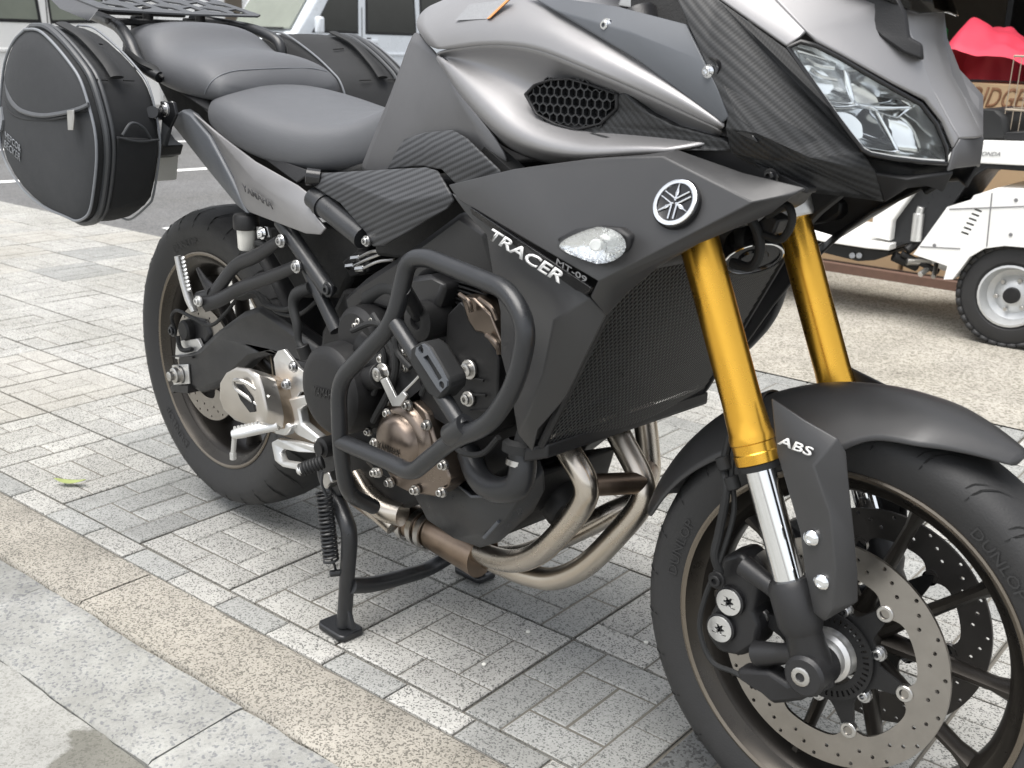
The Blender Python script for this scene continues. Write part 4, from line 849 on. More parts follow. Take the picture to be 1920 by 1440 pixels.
# honeycomb cells
bm = bmesh.new(); g3 = [P(x, y, gy) for x, y in gr]; sz = .0072
from mathutils.geometry import intersect_point_line
def inside(p):
    r = False; j = len(g3) - 1
    for i in range(len(g3)):
        if (g3[i].z > p.z) != (g3[j].z > p.z) and p.x < (g3[j].x - g3[i].x) * (p.z - g3[i].z) / (g3[j].z - g3[i].z) + g3[i].x: r = not r
        j = i
    return r
cx_, cz_ = sum(p.x for p in g3) / len(g3), sum(p.z for p in g3) / len(g3)
for i in range(-14, 15):
    for j in range(-12, 13):
        cc = Vector((cx_ + (i + (j % 2) * .5) * sz * 1.732, gy, cz_ + j * sz * 1.5)); hx = ring(cc, sz * 1.0, 6, EX, EZ, math.pi / 6); hi = ring(cc, sz * .84, 6, EX, EZ, math.pi / 6)
        if inside(cc):
            for k in range(6):
                a, b_ = hx[k], hx[(k + 1) % 6]; c0, d0 = hi[(k + 1) % 6], hi[k]
                q = [bm.verts.new(v) for v in (a, b_, c0, d0)]; bm.faces.new(q); dpt = Vector((0, .008, 0))
                q2 = [bm.verts.new(v) for v in (d0, c0, c0 + dpt, d0 + dpt)]; bm.faces.new(q2)
bmobj('honeycomb', bm, 'bar_black', scoop, None)['kind'] = 'stuff'
slab('intake_duct', V([(1078, 243, -.17), (1124, 232, -.17), (1154, 204, -.17), (1154, 178, -.17), (1172, 172, -.176), (1215, 212, -.178), (1262, 236, -.178), (1362, 262, -.174), (1372, 284, -.172), (1264, 282, -.186), (1184, 270, -.19), (1130, 266, -.185)]), (0, .02, 0), 'carbon', scoop, bev=.003)
both(scoop)
kn = patch('knee_panel', [V(r) for r in ([(777, 50, -.098), (789, 68, -.108), (804, 86, -.122), (824, 104, -.136)], [(745, 150, -.118), (775, 150, -.128), (815, 155, -.145), (862, 176, -.166)], [(710, 235, -.122), (745, 225, -.132), (810, 215, -.152), (905, 226, -.176)], [(684, 300, -.122), (722, 292, -.136), (800, 265, -.15), (950, 288, -.17)], [(674, 322, -.118), (715, 330, -.13), (810, 310, -.145), (960, 330, -.16)])], 'knee_grey', B, .003, 2); both(kn)
lbl = slab('warning_label', V([(853, 38, -.152), (880, 8, -.146), (957, -2, -.149), (918, 35, -.162)]), (0, .002, 0), 'sticker', B, bev=0)
slab('label_band', V([(912, 35.5, -.1635), (951, -2, -.1515), (957, -3, -.1525), (918, 34, -.1655)]), (0, .002, 0), 'orange_ink', lbl, bev=0)
stp = facets('tank_strip', V([(985, -12, -.14), (1153, 12, -.150), (1288, 46, -.172), (1322, 115, -.184), (1346, 165, -.187), (1368, 220, -.186), (1356, 230, -.184), (1200, 115, -.181), (1040, 20, -.162), (1180, 60, -.176)]), [(0, 1, 9, 8), (1, 2, 3, 9), (9, 3, 4, 5, 6, 7), (8, 9, 7)], 'strip_grey', B, .004, .002); both(stp)
bolt(P(1137, 47, -.170), 'chrome', .0055, stp); bolt(P(1328, 134, -.186), 'chrome', .0052, stp)
lathe('screw_cup', P(1329, 130, -.184), (0, -1, 0), [(-.006, .0135), (.0005, .0125), (.0, .0105), (-.004, .010), (-.004, 0)], 'black_gloss', stp, 24)
# handlebar mount seen behind the strip
cl = slab('bar_clamp', V([(1155, 10, -.1), (1170, -20, -.1), (1240, -20, -.1), (1258, 20, -.1), (1250, 35, -.1), (1232, 32, -.1), (1215, 20, -.1)]), (0, .05, 0), 'alu_satin', B, bev=.004)
lathe('clamp_eye', P(1248, 20, -.105), (0, -1, 0), [(-.02, .012), (.0, .012), (.002, .009), (.002, .005), (-.01, .004)], 'alu_satin', cl, 20)
slab('dash_panel', V([(1180, 60, -.12), (1290, 60, -.12), (1300, -30, -.1), (1180, -30, -.1)]), (0, .2, -.02), 'core_black', B, bev=.004)
# ---------------------------------------------------------------- nose
cb_ = V([(1266, -12, -.165), (1290, 45, -.176), (1322, 115, -.185), (1366, 214, -.187), (1361, 240, -.187), (1372, 286, -.176), (1515, 356, -.125), (1657, 376, -.05), (1644, 323, -.078), (1616, 287, -.112), (1560, 208, -.137), (1475, 93, -.155), (1350, 2, -.157), (1332, -14, -.157), (1421, 250, -.188), (1520, 295, -.16)])
cn = facets('nose_side_panel', cb_, [(0, 1, 2, 3, 4, 14, 15, 8, 9, 10, 11, 12, 13), (4, 5, 6, 7, 8, 15, 14)], 'carbon', B, .005, .002); both(cn)
slab('panel_tab', V([(1366, 236, -.188), (1412, 252, -.19), (1420, 268, -.189), (1374, 246, -.188)]), (0, .006, 0), 'black_gloss', cn, bev=.0015)
slab('cowl_bridge', V([(1262, 284, -.168), (1360, 262, -.168), (1376, 286, -.168), (1515, 352, -.145), (1513, 364, -.145), (1395, 330, -.16)]), (0, .02, 0), 'black_plastic', B, bev=.002)
bolt(P(1445, 330, -.166), 'black_gloss', .006)
chain = [(1475, 88, -.154), (1500, 70, -.148), (1530, 78, -.138), (1575, 102, -.124), (1672, 156, -.094), (1732, 187, -.07), (1765, 228, -.05), (1786, 279, -.036), (1788, 316, -.034)]
lft = [(1690, -14, -.05), (1697, 31, -.046), (1702, 69, -.042), (1729, 142, -.036), (1756, 186, -.033), (1784, 238, -.031), (1798, 260, -.03)]
Av = V([(1332, -14, -.157), (1350, 0, -.157)] + chain[:2] + [(1512, 60, -.142), (1440, -14, -.135)])
facA = facets('upper_cowl', Av, [(0, 1, 2, 3, 4, 5)], 'tank_grey', B, .005, .002)
Bv = V([(1440, -14, -.135), (1512, 60, -.142)] + chain[2:8] + lft[::-1]); facets_b = facets('brow_panel', Bv, [tuple(range(len(Bv)))], 'tank_grey', B, .005, .003)
both(facA); both(facets_b)
Lc = V(lft); Rc = [Vector((p.x, -p.y, p.z)) for p in Lc]; n = len(Lc)
ctr = [Vector((p.x + .006, 0, p.z)) for p in Lc]
facets('nose_ridge', Lc + ctr + Rc, [(i, i + 1, n + i + 1, n + i) for i in range(n - 1)] + [(n + i, n + i + 1, 2 * n + i + 1, 2 * n + i) for i in range(n - 1)], 'tank_grey', B, .004, .002)
ch_ = V([(1786, 279, -.036), (1798, 260, -.03), (1790, 316, -.03), (1775, 322, -.04)]); cm = [Vector((p.x, -p.y, p.z)) for p in ch_]
facets('chin', ch_ + cm, [(0, 1, 2, 3), (1, 5, 6, 2), (5, 4, 7, 6)], 'knee_grey', B, .004, .002)
un = V([(1640, 322, -.08), (1700, 335, -.07), (1788, 320, -.03), (1768, 358, -.03), (1745, 346, -.035), (1700, 350, -.05), (1658, 377, -.05)])
u_ = facets('nose_underside', un, [(0, 1, 2, 3, 4, 5, 6)], 'black_plastic', B, .006, .002); both(u_)
slab('nose_floor', [Vector((1.3, -.13, .93)), Vector((1.46, -.05, .90)), Vector((1.46, .05, .90)), Vector((1.3, .13, .93))], (0, 0, -.015), 'core_black', B, bev=.003)
slab('nose_core', [Vector((1.26, -.13, .93)), Vector((1.40, -.055, .92)), Vector((1.40, .055, .92)), Vector((1.26, .13, .93))], (0, 0, .12), 'core_black', B, bev=.003)
bkt = slab('screen_bracket', V([(1545, -14, -.095), (1600, 22, -.085), (1650, 70, -.08), (1690, 98, -.072), (1732, 114, -.062), (1729, 82, -.062), (1706, 70, -.066), (1700, 25, -.066), (1680, -14, -.07)]), (-.006, .014, .0), 'black_plastic', B, bev=.003)
wsb = [P(1560, -48, -.10), P(1650, -6, -.085), P(1726, 34, -.05), Vector((1.452, 0, 1.068))]; wst = [Vector((1.10, -.17, 1.33)), Vector((1.14, -.12, 1.37)), Vector((1.16, -.06, 1.39)), Vector((1.165, 0, 1.395))]
def mir_(r): return r + [Vector((p.x, -p.y, p.z)) for p in r[-2::-1]]
patch('windscreen', [mir_([a.lerp(b_, k / 4) + Vector((.02 * math.sin(math.pi * k / 4), 0, .02 * math.sin(math.pi * k / 4))) for a, b_ in zip(wsb, wst)]) for k in range(5)], 'screen_tint', B, .003, 1)
# headlight: deep chrome housing, stepped reflectors, clear lens
hl = [(1476, 89, -.152), (1500, 78, -.147), (1530, 86, -.137), (1575, 109, -.123), (1622, 137, -.108), (1669, 164, -.093), (1725, 195, -.07), (1754, 232, -.052), (1773, 277, -.04), (1774, 306, -.039), (1725, 303, -.061), (1674, 297, -.085), (1631, 289, -.107), (1616, 281, -.116), (1590, 248, -.126), (1560, 208, -.136), (1518, 148, -.145)]
HL = V(hl); hc = sum(HL, Vector()) / len(HL); inw = Vector((-1, .35, -.05)).normalized()
back = [hc.lerp(p, .82) + inw * .03 for p in HL]; n = len(HL)
fs = [(i, (i + 1) % n, n + (i + 1) % n, n + i) for i in range(n)]
hous = mesh('headlight', HL + back, fs, 'lens_glow', B, 20)
slab('headlight_back', back, inw * .004, 'lens_glow', hous, bev=0)
def hp(px, py, d): 
    nn = (HL[6] - HL[0]).cross(HL[13] - HL[0]).normalized(); return PL(px, py, hc, nn) + inw * d
def bowl(q, d0, dep, m, nu=10, nv=8):
    pts = [hp(*a, d0) for a in q]
    patch('reflector', [[pts[0].lerp(pts[1], j / nu).lerp(pts[3].lerp(pts[2], j / nu), i / nv) + inw * (dep * math.sin(math.pi * i / nv) ** .7 * math.sin(math.pi * j / nu) ** .7) for j in range(nu + 1)] for i in range(nv + 1)], m, hous, .001, 1)
bowl(((1492, 90), (1592, 122), (1612, 196), (1552, 190)), .006, .03, 'lens_glow')
bowl(((1594, 124), (1722, 200), (1690, 222), (1612, 196)), .006, .03, 'chrome')
bowl(((1556, 196), (1652, 200), (1700, 288), (1622, 276)), .008, .034, 'chrome')
for a, b_ in (((1500, 92), (1552, 190)), ((1594, 124), (1612, 198)), ((1612, 196), (1722, 202)), ((1556, 195), (1618, 198)), ((1530, 130), (1580, 150)), ((1520, 110), (1575, 128))):
    tube('reflector_edge', [hp(*a, .008), hp((a[0] + b_[0]) / 2, (a[1] + b_[1]) / 2 + 4, .012), hp(*b_, .008)], .0022, 'lens_glow', hous, 8)
slab('lamp_shade', [hp(*q, .012) for q in ((1512, 140), (1532, 150), (1545, 176), (1530, 170))], inw * .01, 'black_gloss', hous, bev=.001)
slab('lamp_divider', [hp(*q, .02) for q in ((1648, 205), (1668, 212), (1700, 245), (1704, 288), (1672, 286), (1680, 260))], inw * .02, 'black_gloss', hous, bev=.002)
slab('lamp_bowl', [hp(*q, .03) for q in ((1605, 222), (1640, 238), (1640, 280), (1618, 268))], inw * .01, 'steel', hous, bev=.002)
patch('reflector', [[hp(1690, 205, .03), hp(1725, 215, .03), hp(1748, 235, .028)], [hp(1705, 245, .036), hp(1735, 250, .036), hp(1762, 262, .03)], [hp(1706, 290, .03), hp(1735, 292, .03), hp(1766, 294, .025)]], 'lens_glow', hous, .001, 1)
lens = slab('lens', HL, inw * .002, 'lens_clear', hous, bev=0); 
bm = bmesh.new(); tube_bm(bm, [p - inw * .001 for p in HL] + [HL[0] - inw * .001], .0026, 8); bmobj('lens_gasket', bm, 'black_gloss', hous)
bm = bmesh.new(); tube_bm(bm, [hc.lerp(p, .965) - inw * .0006 for p in HL[9:]] + [hc.lerp(HL[0], .965)], .0018, 8); bmobj('lens_edge', bm, 'plastic_clear', hous)
both(hous)
# ---------------------------------------------------------------- engine
eng = slab('engine_block', V([(640, 640, -.12), (760, 560, -.12), (900, 470, -.12), (1010, 560, -.12), (1040, 700, -.12), (1000, 830, -.12), (960, 880, -.12), (900, 930, -.12), (780, 930, -.12), (690, 880, -.12), (620, 800, -.12)]), (0, .24, 0), 'engine_black', B, bev=.012)
slab('cylinder_head', V([(840, 500, -.14), (960, 520, -.14), (1040, 620, -.14), (1010, 760, -.14), (930, 800, -.14), (850, 760, -.14)]), (0, .28, 0), 'engine_black', eng, bev=.012)
sp = slab('engine_side_cover', V([(862, 565, -.172), (905, 610, -.176), (935, 672, -.178), (932, 760, -.178), (920, 812, -.178), (880, 830, -.178), (840, 800, -.176), (790, 770, -.172), (780, 720, -.17), (812, 680, -.17), (835, 640, -.17), (838, 590, -.17)]), (0, .05, 0), 'engine_black', B, bev=.003)
hc_ = slab('cam_cover', V([(862, 555, -.178), (888, 558, -.180), (920, 590, -.182), (940, 640, -.182), (936, 668, -.18), (905, 625, -.178), (890, 622, -.178), (876, 600, -.178)]), (0, .04, 0), 'bronze', B, bev=.003)
for a, b_ in (((862, 552), (884, 585)), ((898, 560), (932, 600)), ((912, 628), (936, 664))): tube('cover_rib', [P(*a, -.186), P((a[0] + b_[0]) / 2 + 6, (a[1] + b_[1]) / 2 - 3, -.188), P(*b_, -.186)], .0035, 'bronze', hc_, 8)
for q in ((878, 693, .010), (841, 682, .008), (877, 748, .008)): bolt(P(q[0], q[1], -.182), 'steel', q[2], sp, h=.007)
# clutch cover (large drum, lettered face)
cc = P(608, 735, -.235); r_ = .074
dr = lathe('clutch_cover', cc, EY, [(0, 0), (.0, .052), (.002, .060), (.004, .066), (.012, .0735), (.03, .076), (.075, .078), (.08, .086), (.13, .086)], 'engine_black', B, 48)
lathe('cover_step', cc + EY * .02, EY, [(0, .0), (0, .03), (.0, .09)], 'engine_black', dr, 24) if False else None
text('cover_lettering', 'YAMAHA', P(588, 741, -.236), P(630, 752, -.236), P(589, 723, -.236), 'black_gloss', dr, lift=.001)
up2 = P(665, 640, -.19); lathe('cover_upper', up2, EY, [(0, 0), (0, .045), (.008, .055), (.06, .058)], 'engine_black', B, 36)
for q in ((675, 602, -.185), (715, 673, -.2), (724, 755, -.19), (726, 775, -.2), (702, 830, -.2), (708, 886, -.2), (757, 660, -.19)): bolt(P(*q), 'steel', .0058, dr)
# bronze generator cover
bc = P(768, 836, -.185)
bz = slab('generator_cover', V([(715, 800, -.185), (735, 770, -.185), (775, 752, -.185), (800, 775, -.185), (818, 835, -.185), (843, 895, -.185), (840, 912, -.185), (815, 932, -.185), (770, 925, -.185), (738, 908, -.185), (722, 880, -.185), (712, 840, -.185)]), (0, .04, 0), 'bronze', B, bev=.004)
dm = P(756, 828, -.19); lathe('cover_dome', dm, (0, -1, 0), [(-.005, .062), (.004, .058), (.008, .052), (.009, .047), (.02, .042), (.026, .034), (.028, .0)], 'bronze', bz, 40)
text('cover_lettering', 'YAMAHA', dm + Vector((-.026, -.0285, -.012)), dm + Vector((.026, -.0285, -.012)), dm + Vector((-.026, -.0285, .0)), 'rim_bronze', bz, lift=.0006)
for q in ((764, 760), (800, 797), (831, 872), (828, 923), (778, 919), (730, 905), (703, 886)): bolt(P(*q, -.192), 'steel', .0058, bz, h=.007)
# actuator arm and cable
bolt(P(717, 700, -.205), 'steel', .011, B, name='actuator_shaft', h=.012)
slab('actuator_arm', V([(712, 712, -.216), (724, 708, -.216), (742, 745, -.216), (755, 735, -.216), (762, 742, -.216), (750, 762, -.216), (735, 762, -.216)]), (0, .005, 0), 'alu_satin', B, bev=.0008)
tube('clutch_cable', V([(752, 740, -.214), (790, 700, -.2), (830, 640, -.19)]), .0022, 'steel', B, 6)
cyl('actuator_boss', P(690, 712, -.19), P(715, 704, -.2), .02, 'engine_black', B)
tube('starter_housing', V([(700, 640, -.16), (750, 690, -.16), (790, 740, -.15)]), .04, 'engine_black', B, 18)
tube('engine_cable', V([(700, 590, -.19), (740, 660, -.2), (735, 720, -.2), (700, 790, -.2)]), .006, 'rubber', B, 8)
tube('engine_hose', V([(690, 560, -.15), (730, 540, -.15), (770, 560, -.15), (800, 600, -.14)]), .014, 'rubber', B, 12)
lathe('frame_boss', P(782, 603, -.2), (0, -1, 0), [(-.05, .03), (0, .03), (.003, .024), (.003, .012), (-.004, .010), (-.004, 0)], 'engine_black', B, 28)
# oil pan and water pipe
pan = facets('oil_pan', V([(770, 918, -.12), (852, 900, -.125), (884, 931, -.15), (974, 931, -.15), (1020, 882, -.125), (1022, 920, -.12), (1000, 962, -.12), (936, 1018, -.12), (900, 1028, -.115), (850, 1010, -.12), (800, 975, -.12), (905, 1000, -.15), (950, 975, -.15)]), [(0, 1, 2, 10), (2, 11, 9, 10), (11, 8, 9), (2, 3, 12, 11), (11, 12, 7, 8), (3, 4, 5, 12), (12, 5, 6, 7)], 'bar_black', B, .03, .003, -1)
slab('pan_core', V([(780, 915, -.1), (1015, 885, -.1), (995, 960, -.1), (905, 1022, -.1), (805, 970, -.1)]), (0, .18, 0), 'engine_black', pan, bev=.01)
tube('pan_highlight_slot', V([(858, 908, -.130), (884, 931, -.152), (974, 931, -.152)]), .0022, 'strip_grey', pan, 8, straight=True); tube('pan_highlight_slot', V([(935, 978, -.152), (908, 1008, -.146)]), .003, 'strip_grey', pan, 8)  # edge highlight put in as a pale tube; the short one marks a slot
lathe('oil_filter', P(1045, 930, -.03), (.85, -.2, -.35), [(-.06, .036), (.03, .036), (.04, .03), (.042, 0)], 'engine_black', B, 28)
tube('water_pipe', V([(978, 840, -.17), (980, 880, -.175), (968, 912, -.18), (930, 918, -.18), (898, 895, -.17), (880, 850, -.15)]), [.02, .02, .02, .0195, .019, .019], 'bar_black', B, 18)
lathe('hose_clamp', P(977, 868, -.173), P(980, 850, -.17) - P(977, 868, -.173), [(-.004, .02), (-.004, .0222), (.004, .0222), (.004, .02)], 'steel', B, 24)
lathe('hose_end', P(978, 842, -.172), P(980, 825, -.17) - P(978, 842, -.172), [(-.004, .02), (-.004, .028), (.008, .028), (.014, .02)], 'rubber', B, 24)
tube('coolant_hose', V([(985, 845, -.17), (1000, 800, -.165), (1030, 740, -.16)]), .02, 'rubber', B, 14)
# ---------------------------------------------------------------- exhaust
eh = 'exhaust'
h1 = tube('exhaust_header', V([(1040, 800, -.10), (1068, 850, -.105), (1098, 905, -.105), (1092, 945, -.10), (1050, 1000, -.09), (1005, 1040, -.075), (955, 1052, -.06), (900, 1036, -.045), (860, 1015, -.04)]), .0188, eh, B, 20, 8)
h2 = tube('exhaust_header', V([(1140, 780, .0), (1168, 830, -.005), (1203, 900, -.01), (1202, 945, -.015), (1150, 1010, -.02), (1095, 1062, -.02), (1040, 1085, -.02), (990, 1078, -.02), (930, 1055, -.015), (870, 1022, -.02)]), .0188, eh, B, 20, 8)
h3 = tube('exhaust_header', V([(1205, 760, .10), (1214, 830, .10), (1216, 890, .095), (1195, 935, .08), (1140, 965, .05), (1060, 1005, .03), (980, 1040, .02), (900, 1040, .01), (860, 1020, .0)]), .0188, eh, B, 20, 8)
tube('balance_pipe', [P(1098, 910, -.104), P(1205, 905, -.012)], .0165, 'exhaust_burnt', B, 18)
tube('balance_pipe', [P(1205, 905, -.008), P(1216, 880, .095)], .0165, 'exhaust_burnt', B, 18)
for q, y in (((1104, 925), -.105), ((1210, 930), -.012)):
    pass
tube('collector', V([(905, 1042, -.03), (860, 1020, -.035), (800, 990, -.045), (745, 965, -.05), (700, 940, -.06), (650, 900, -.08)]), [.04, .036, .031, .031, .030, .03], 'exhaust_burnt', B, 22, 8)
for q in ((770, 980), (790, 988), (805, 996)):
    d = P(q[0] - 8, q[1] - 4, -.05) - P(*q, -.05); lathe('pipe_band', P(*q, -.048), d, [(-.006, .031), (-.006, .0345), (.006, .0345), (.006, .031)], 'steel', B, 28)
tube('exhaust_pipe', V([(740, 985, -.1), (700, 950, -.11), (680, 930, -.11)]), .019, eh, B, 16)
tube('exhaust_bend', V([(755, 965, -.10), (720, 955, -.11), (690, 930, -.11), (670, 895, -.1)]), .021, eh, B, 16)
# muffler: belly box with bright end cap facing back and out
mface = [(412, 748), (413, 718), (425, 698), (445, 687), (468, 690), (484, 702), (492, 730), (500, 770), (498, 792), (470, 798), (440, 788), (420, 770)]
mf = [P(x, y, -.235) for x, y in mface]; mb = [P(x + 105, y + 28, -.10) + Vector((.06, 0, .0)) for x, y in mface]; n = len(mf); mc = sum(mf, Vector()) / n
mid_ = [a.lerp(b_, .22) for a, b_ in zip(mf, mb)]
mesh('muffler', mid_ + mb, [(i, (i + 1) % n, n + (i + 1) % n, n + i) for i in range(n)] + [tuple(range(n))[::-1], tuple(range(n, 2 * n))], 'muffler_tan', B, 40)
cap_in = [mc.lerp(p, .86) + (mf[0] - mb[0]).normalized() * .006 for p in mf]
slot_ = [P(*q, -.236) for q in ((446, 722), (462, 724), (480, 748), (486, 775), (476, 776), (458, 752))]
mo = mesh('muffler_cap', mid_ + mf + cap_in, [(i, (i + 1) % n, n + (i + 1) % n, n + i) for i in range(n)] + [(n + i, n + (i + 1) % n, 2 * n + (i + 1) % n, 2 * n + i) for i in range(n)] + [tuple(2 * n + i for i in range(n))], 'muffler', B, 50, bev=.003)
slab('muffler_slot', [p + (mf[0] - mb[0]).normalized() * .0085 for p in slot_], (0, .01, 0), 'core_black', mo, bev=.001)
# ---------------------------------------------------------------- crash bar (both sides)
cp = fillet(V([(700, 950, -.17), (650, 925, -.25), (638, 840, -.27), (634, 715, -.275), (738, 606, -.27), (765, 487, -.26), (800, 482, -.262), (955, 545, -.28), (990, 615, -.288), (968, 720, -.288), (915, 800, -.283), (850, 822, -.28), (772, 888, -.275), (735, 868, -.272), (640, 828, -.27)]), .036, 7)
bm = bmesh.new(); tube_bm(bm, cp, .0128, 18); cbar = bmobj('crash_bar', bm, 'bar_black', B)
tube('brace_tube', [P(742, 606, -.27), P(866, 800, -.283)], .0115, 'bar_black', cbar, 16)
lathe('end_clamp', P(858, 808, -.283), P(845, 822, -.285) - P(880, 800, -.283), [(-.02, .0), (-.02, .0165), (.016, .0165), (.02, .014), (.02, 0)], 'bar_black', cbar, 24)
tube('stay', [P(755, 540, -.265), P(785, 590, -.19)], .012, 'bar_black', cbar, 14)
d = (P(866, 800, -.283) - P(742, 606, -.27)).normalized()
pad = slab('slider_pad', V([(768, 655, -.286), (790, 640, -.288), (806, 652, -.289), (842, 712, -.292), (840, 732, -.292), (822, 752, -.292), (800, 738, -.29), (766, 680, -.287)]), (0, .034, 0), 'rubber', cbar, bev=.005)
pi_ = [P(*q, -.2935) for q in ((780, 652), (792, 645), (802, 652), (838, 714), (838, 724), (826, 736), (818, 726), (778, 664))]
sl = [[P(*q, -.2935) for q in ((793, 670), (802, 665), (829, 708), (821, 715))]]
slab('pad_inlay', pi_, (0, .004, 0), 'strip_grey', cbar, holes=sl + [ring(P(789, 656, -.2935), .0055, 10, EX, EZ), ring(P(828, 722, -.2935), .0055, 10, EX, EZ)], bev=.0007)
both(cbar)
# ---------------------------------------------------------------- frame
frm = slab('main_frame', V([(640, 560, -.15), (690, 515, -.16), (760, 470, -.165), (860, 395, -.165), (925, 440, -.17), (935, 530, -.17), (905, 560, -.165), (870, 520, -.165), (830, 500, -.165), (800, 520, -.165), (775, 560, -.165), (735, 585, -.16), (690, 572, -.155), (650, 600, -.15)]), (0, .05, 0), 'frame_black', B, bev=.012); both(frm)
slab('frame_rear', V([(640, 540, -.13), (700, 560, -.13), (720, 640, -.13), (690, 760, -.13), (640, 800, -.13), (590, 740, -.13), (600, 620, -.13)]), (0, .26, 0), 'engine_black', B, bev=.012)
for k in range(7):
    tube('casting_rib', V([(862 + k * 4, 690 + k * 16, -.176), (905 + k * 2, 700 + k * 14, -.182)]), .0022, 'engine_black', sp, 6) if k % 2 else None
for q, y in (([(660, 620), (700, 606), (735, 625), (745, 660), (770, 690)], -.205), ([(690, 640), (715, 650), (720, 690), (700, 740)], -.2), ([(780, 620), (800, 650), (805, 700), (790, 740)], -.195), ([(640, 600), (665, 590), (700, 600)], -.17), ([(845, 830), (870, 850), (905, 850), (935, 820)], -.19)):
    tube('engine_cable', [P(a, b_, y) for a, b_ in q], .0045, 'rubber', B, 8)
for q in ((640, 665), (668, 610), (700, 600), (735, 640), (760, 690), (700, 760), (690, 810)): bolt(P(*q, -.188), 'steel', .0048, dr)
for k in range(6): slab('cylinder_fin', V([(838 + k * 3, 520 + k * 9, -.152), (905 + k * 9, 540 + k * 12, -.152), (906 + k * 9, 544 + k * 12, -.152), (838 + k * 3, 524 + k * 9, -.152)]), (0, .02, 0), 'engine_black', eng, bev=.0008)
slab('engine_lower', V([(640, 780, -.1), (700, 800, -.1), (770, 890, -.1), (820, 930, -.1), (760, 955, -.1), (700, 935, -.1), (655, 890, -.1)]), (0, .2, 0), 'engine_black', B, bev=.008)
slab('engine_mount', V([(765, 520, -.18), (800, 515, -.18), (835, 535, -.18), (815, 590, -.18), (790, 625, -.18), (765, 600, -.18)]), (0, .05, 0), 'frame_black', B, bev=.008)
for a, b_, r, y in (((528, 415), (618, 548), .0145, -.155), ((578, 505), (632, 620), .0125, -.15)):
    o = tube('subframe_tube', [P(*a, y), P(*b_, y - .002)], r, 'bar_black', B, 16); both(o)
tb_ = tube('frame_tube', [P(588, 370, -.175), P(682, 446, -.18)], .018, 'bar_black', B, 20)
lathe('tube_collar', P(606, 385, -.176), P(682, 446, -.18) - P(588, 370, -.175), [(-.006, .018), (-.006, .0205), (.004, .0205), (.004, .018)], 'bar_black', tb_, 24); both(tb_)
bolt(P(614, 543, -.17), 'bar_black', .009); bolt(P(687, 452, -.19), 'bolt_steel', .006); lathe('frame_plug', P(577, 331, -.185), (-.6, -.7, .1), [(-.02, .014), (.002, .014), (.003, .011), (-.006, .010), (-.006, 0)], 'black_gloss', B, 20)
slab('abs_unit', V([(640, 490, -.11), (668, 470, -.11), (690, 480, -.11), (690, 510, -.11), (655, 520, -.11)]), (0, .06, 0), 'black_plastic', B, bev=.004)
for k, (x, y) in enumerate(((660, 485), (668, 505), (650, 500))):
    cyl('line_nut', P(x, y, -.115), P(x + 16, y - 2, -.112), .006, 'bolt_steel', B, 8); tube('brake_line', V([(x + 10, y, -.114), (x + 40, y - 14, -.11), (x + 70, y - 10 - 8 * k, -.1)]), .0028, 'steel', B, 8)
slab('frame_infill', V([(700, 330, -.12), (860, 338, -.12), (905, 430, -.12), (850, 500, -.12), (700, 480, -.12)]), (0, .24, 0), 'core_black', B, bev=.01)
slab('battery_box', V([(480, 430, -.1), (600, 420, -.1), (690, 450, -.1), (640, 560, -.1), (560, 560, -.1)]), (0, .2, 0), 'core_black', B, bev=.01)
# ---------------------------------------------------------------- swingarm, rear details
sw = slab('swingarm', V([(330, 668, -.128), (361, 660, -.13), (401, 622, -.132), (449, 586, -.134), (482, 574, -.134), (530, 606, -.132), (575, 640, -.128), (640, 690, -.12), (640, 760, -.12), (575, 720, -.128), (540, 690, -.13), (506, 666, -.132), (466, 676, -.134), (417, 722, -.132), (373, 738, -.13), (357, 728, -.128), (335, 722, -.128)]), (0, .045, 0), 'frame_black', B, bev=.012); both(sw)
slab('axle_plate', V([(322, 685, -.134), (352, 683, -.134), (355, 720, -.134), (325, 722, -.134)]), (0, .004, 0), 'alu_satin', B, bev=.001)
lathe('axle_nut', P(336, 702, -.136), (0, -1, 0), [(0, .02), (.003, .02), (.003, .0165), (.013, .0165), (.015, .013), (.015, .010), (.024, .010), (.025, .008), (.025, 0)], 'steel', B, 6 * 4)
cyl('rear_axle', P(336, 702, -.13), Vector((P(336, 702, -.13).x, .14, P(336, 702, -.13).z)), .014, 'steel', B)
for z in ((318, 668, 360, 672), (322, 722, 352, 738)):
    slab('adjuster_plate', V([(z[0], z[1], -.136), (z[2], z[1] + 1, -.136), (z[2], z[3], -.136), (z[0], z[3] - 4, -.136)]), (0, .03, 0), 'frame_black', B, bev=.001)
lathe('sprocket_bolt', P(326, 730, -.13), (0, -1, 0), [(-.01, .008), (.004, .008), (.004, 0)], 'bar_black', B, 6)
rcal = slab('rear_caliper', V([(333, 610, -.105), (352, 592, -.105), (385, 600, -.105), (395, 630, -.105), (378, 655, -.105), (350, 660, -.105), (336, 640, -.105)]), (0, .05, 0), 'frame_black', B, bev=.008)
lathe('caliper_piston', P(355, 618, -.108), (0, -1, 0), [(-.01, .022), (.012, .022), (.016, .018), (.016, 0)], 'engine_black', rcal, 24)
slab('caliper_plate', V([(330, 640, -.115), (370, 635, -.115), (380, 655, -.115), (345, 678, -.115), (328, 672, -.115)]), (0, .008, 0), 'alu_satin', rcal, bev=.001)
bolt(P(323, 620, -.12), 'bar_black', .009, rcal); tube('sensor_lead', V([(333, 630, -.125), (337, 650, -.125), (345, 657, -.125), (360, 655, -.12)]), .005, 'rubber', rcal, 8)
tube('rear_hose', V([(327, 615, -.12), (322, 595, -.125), (332, 582, -.13), (360, 595, -.14), (395, 610, -.14), (425, 585, -.14), (440, 565, -.135)]), .0038, 'rubber', B, 8)
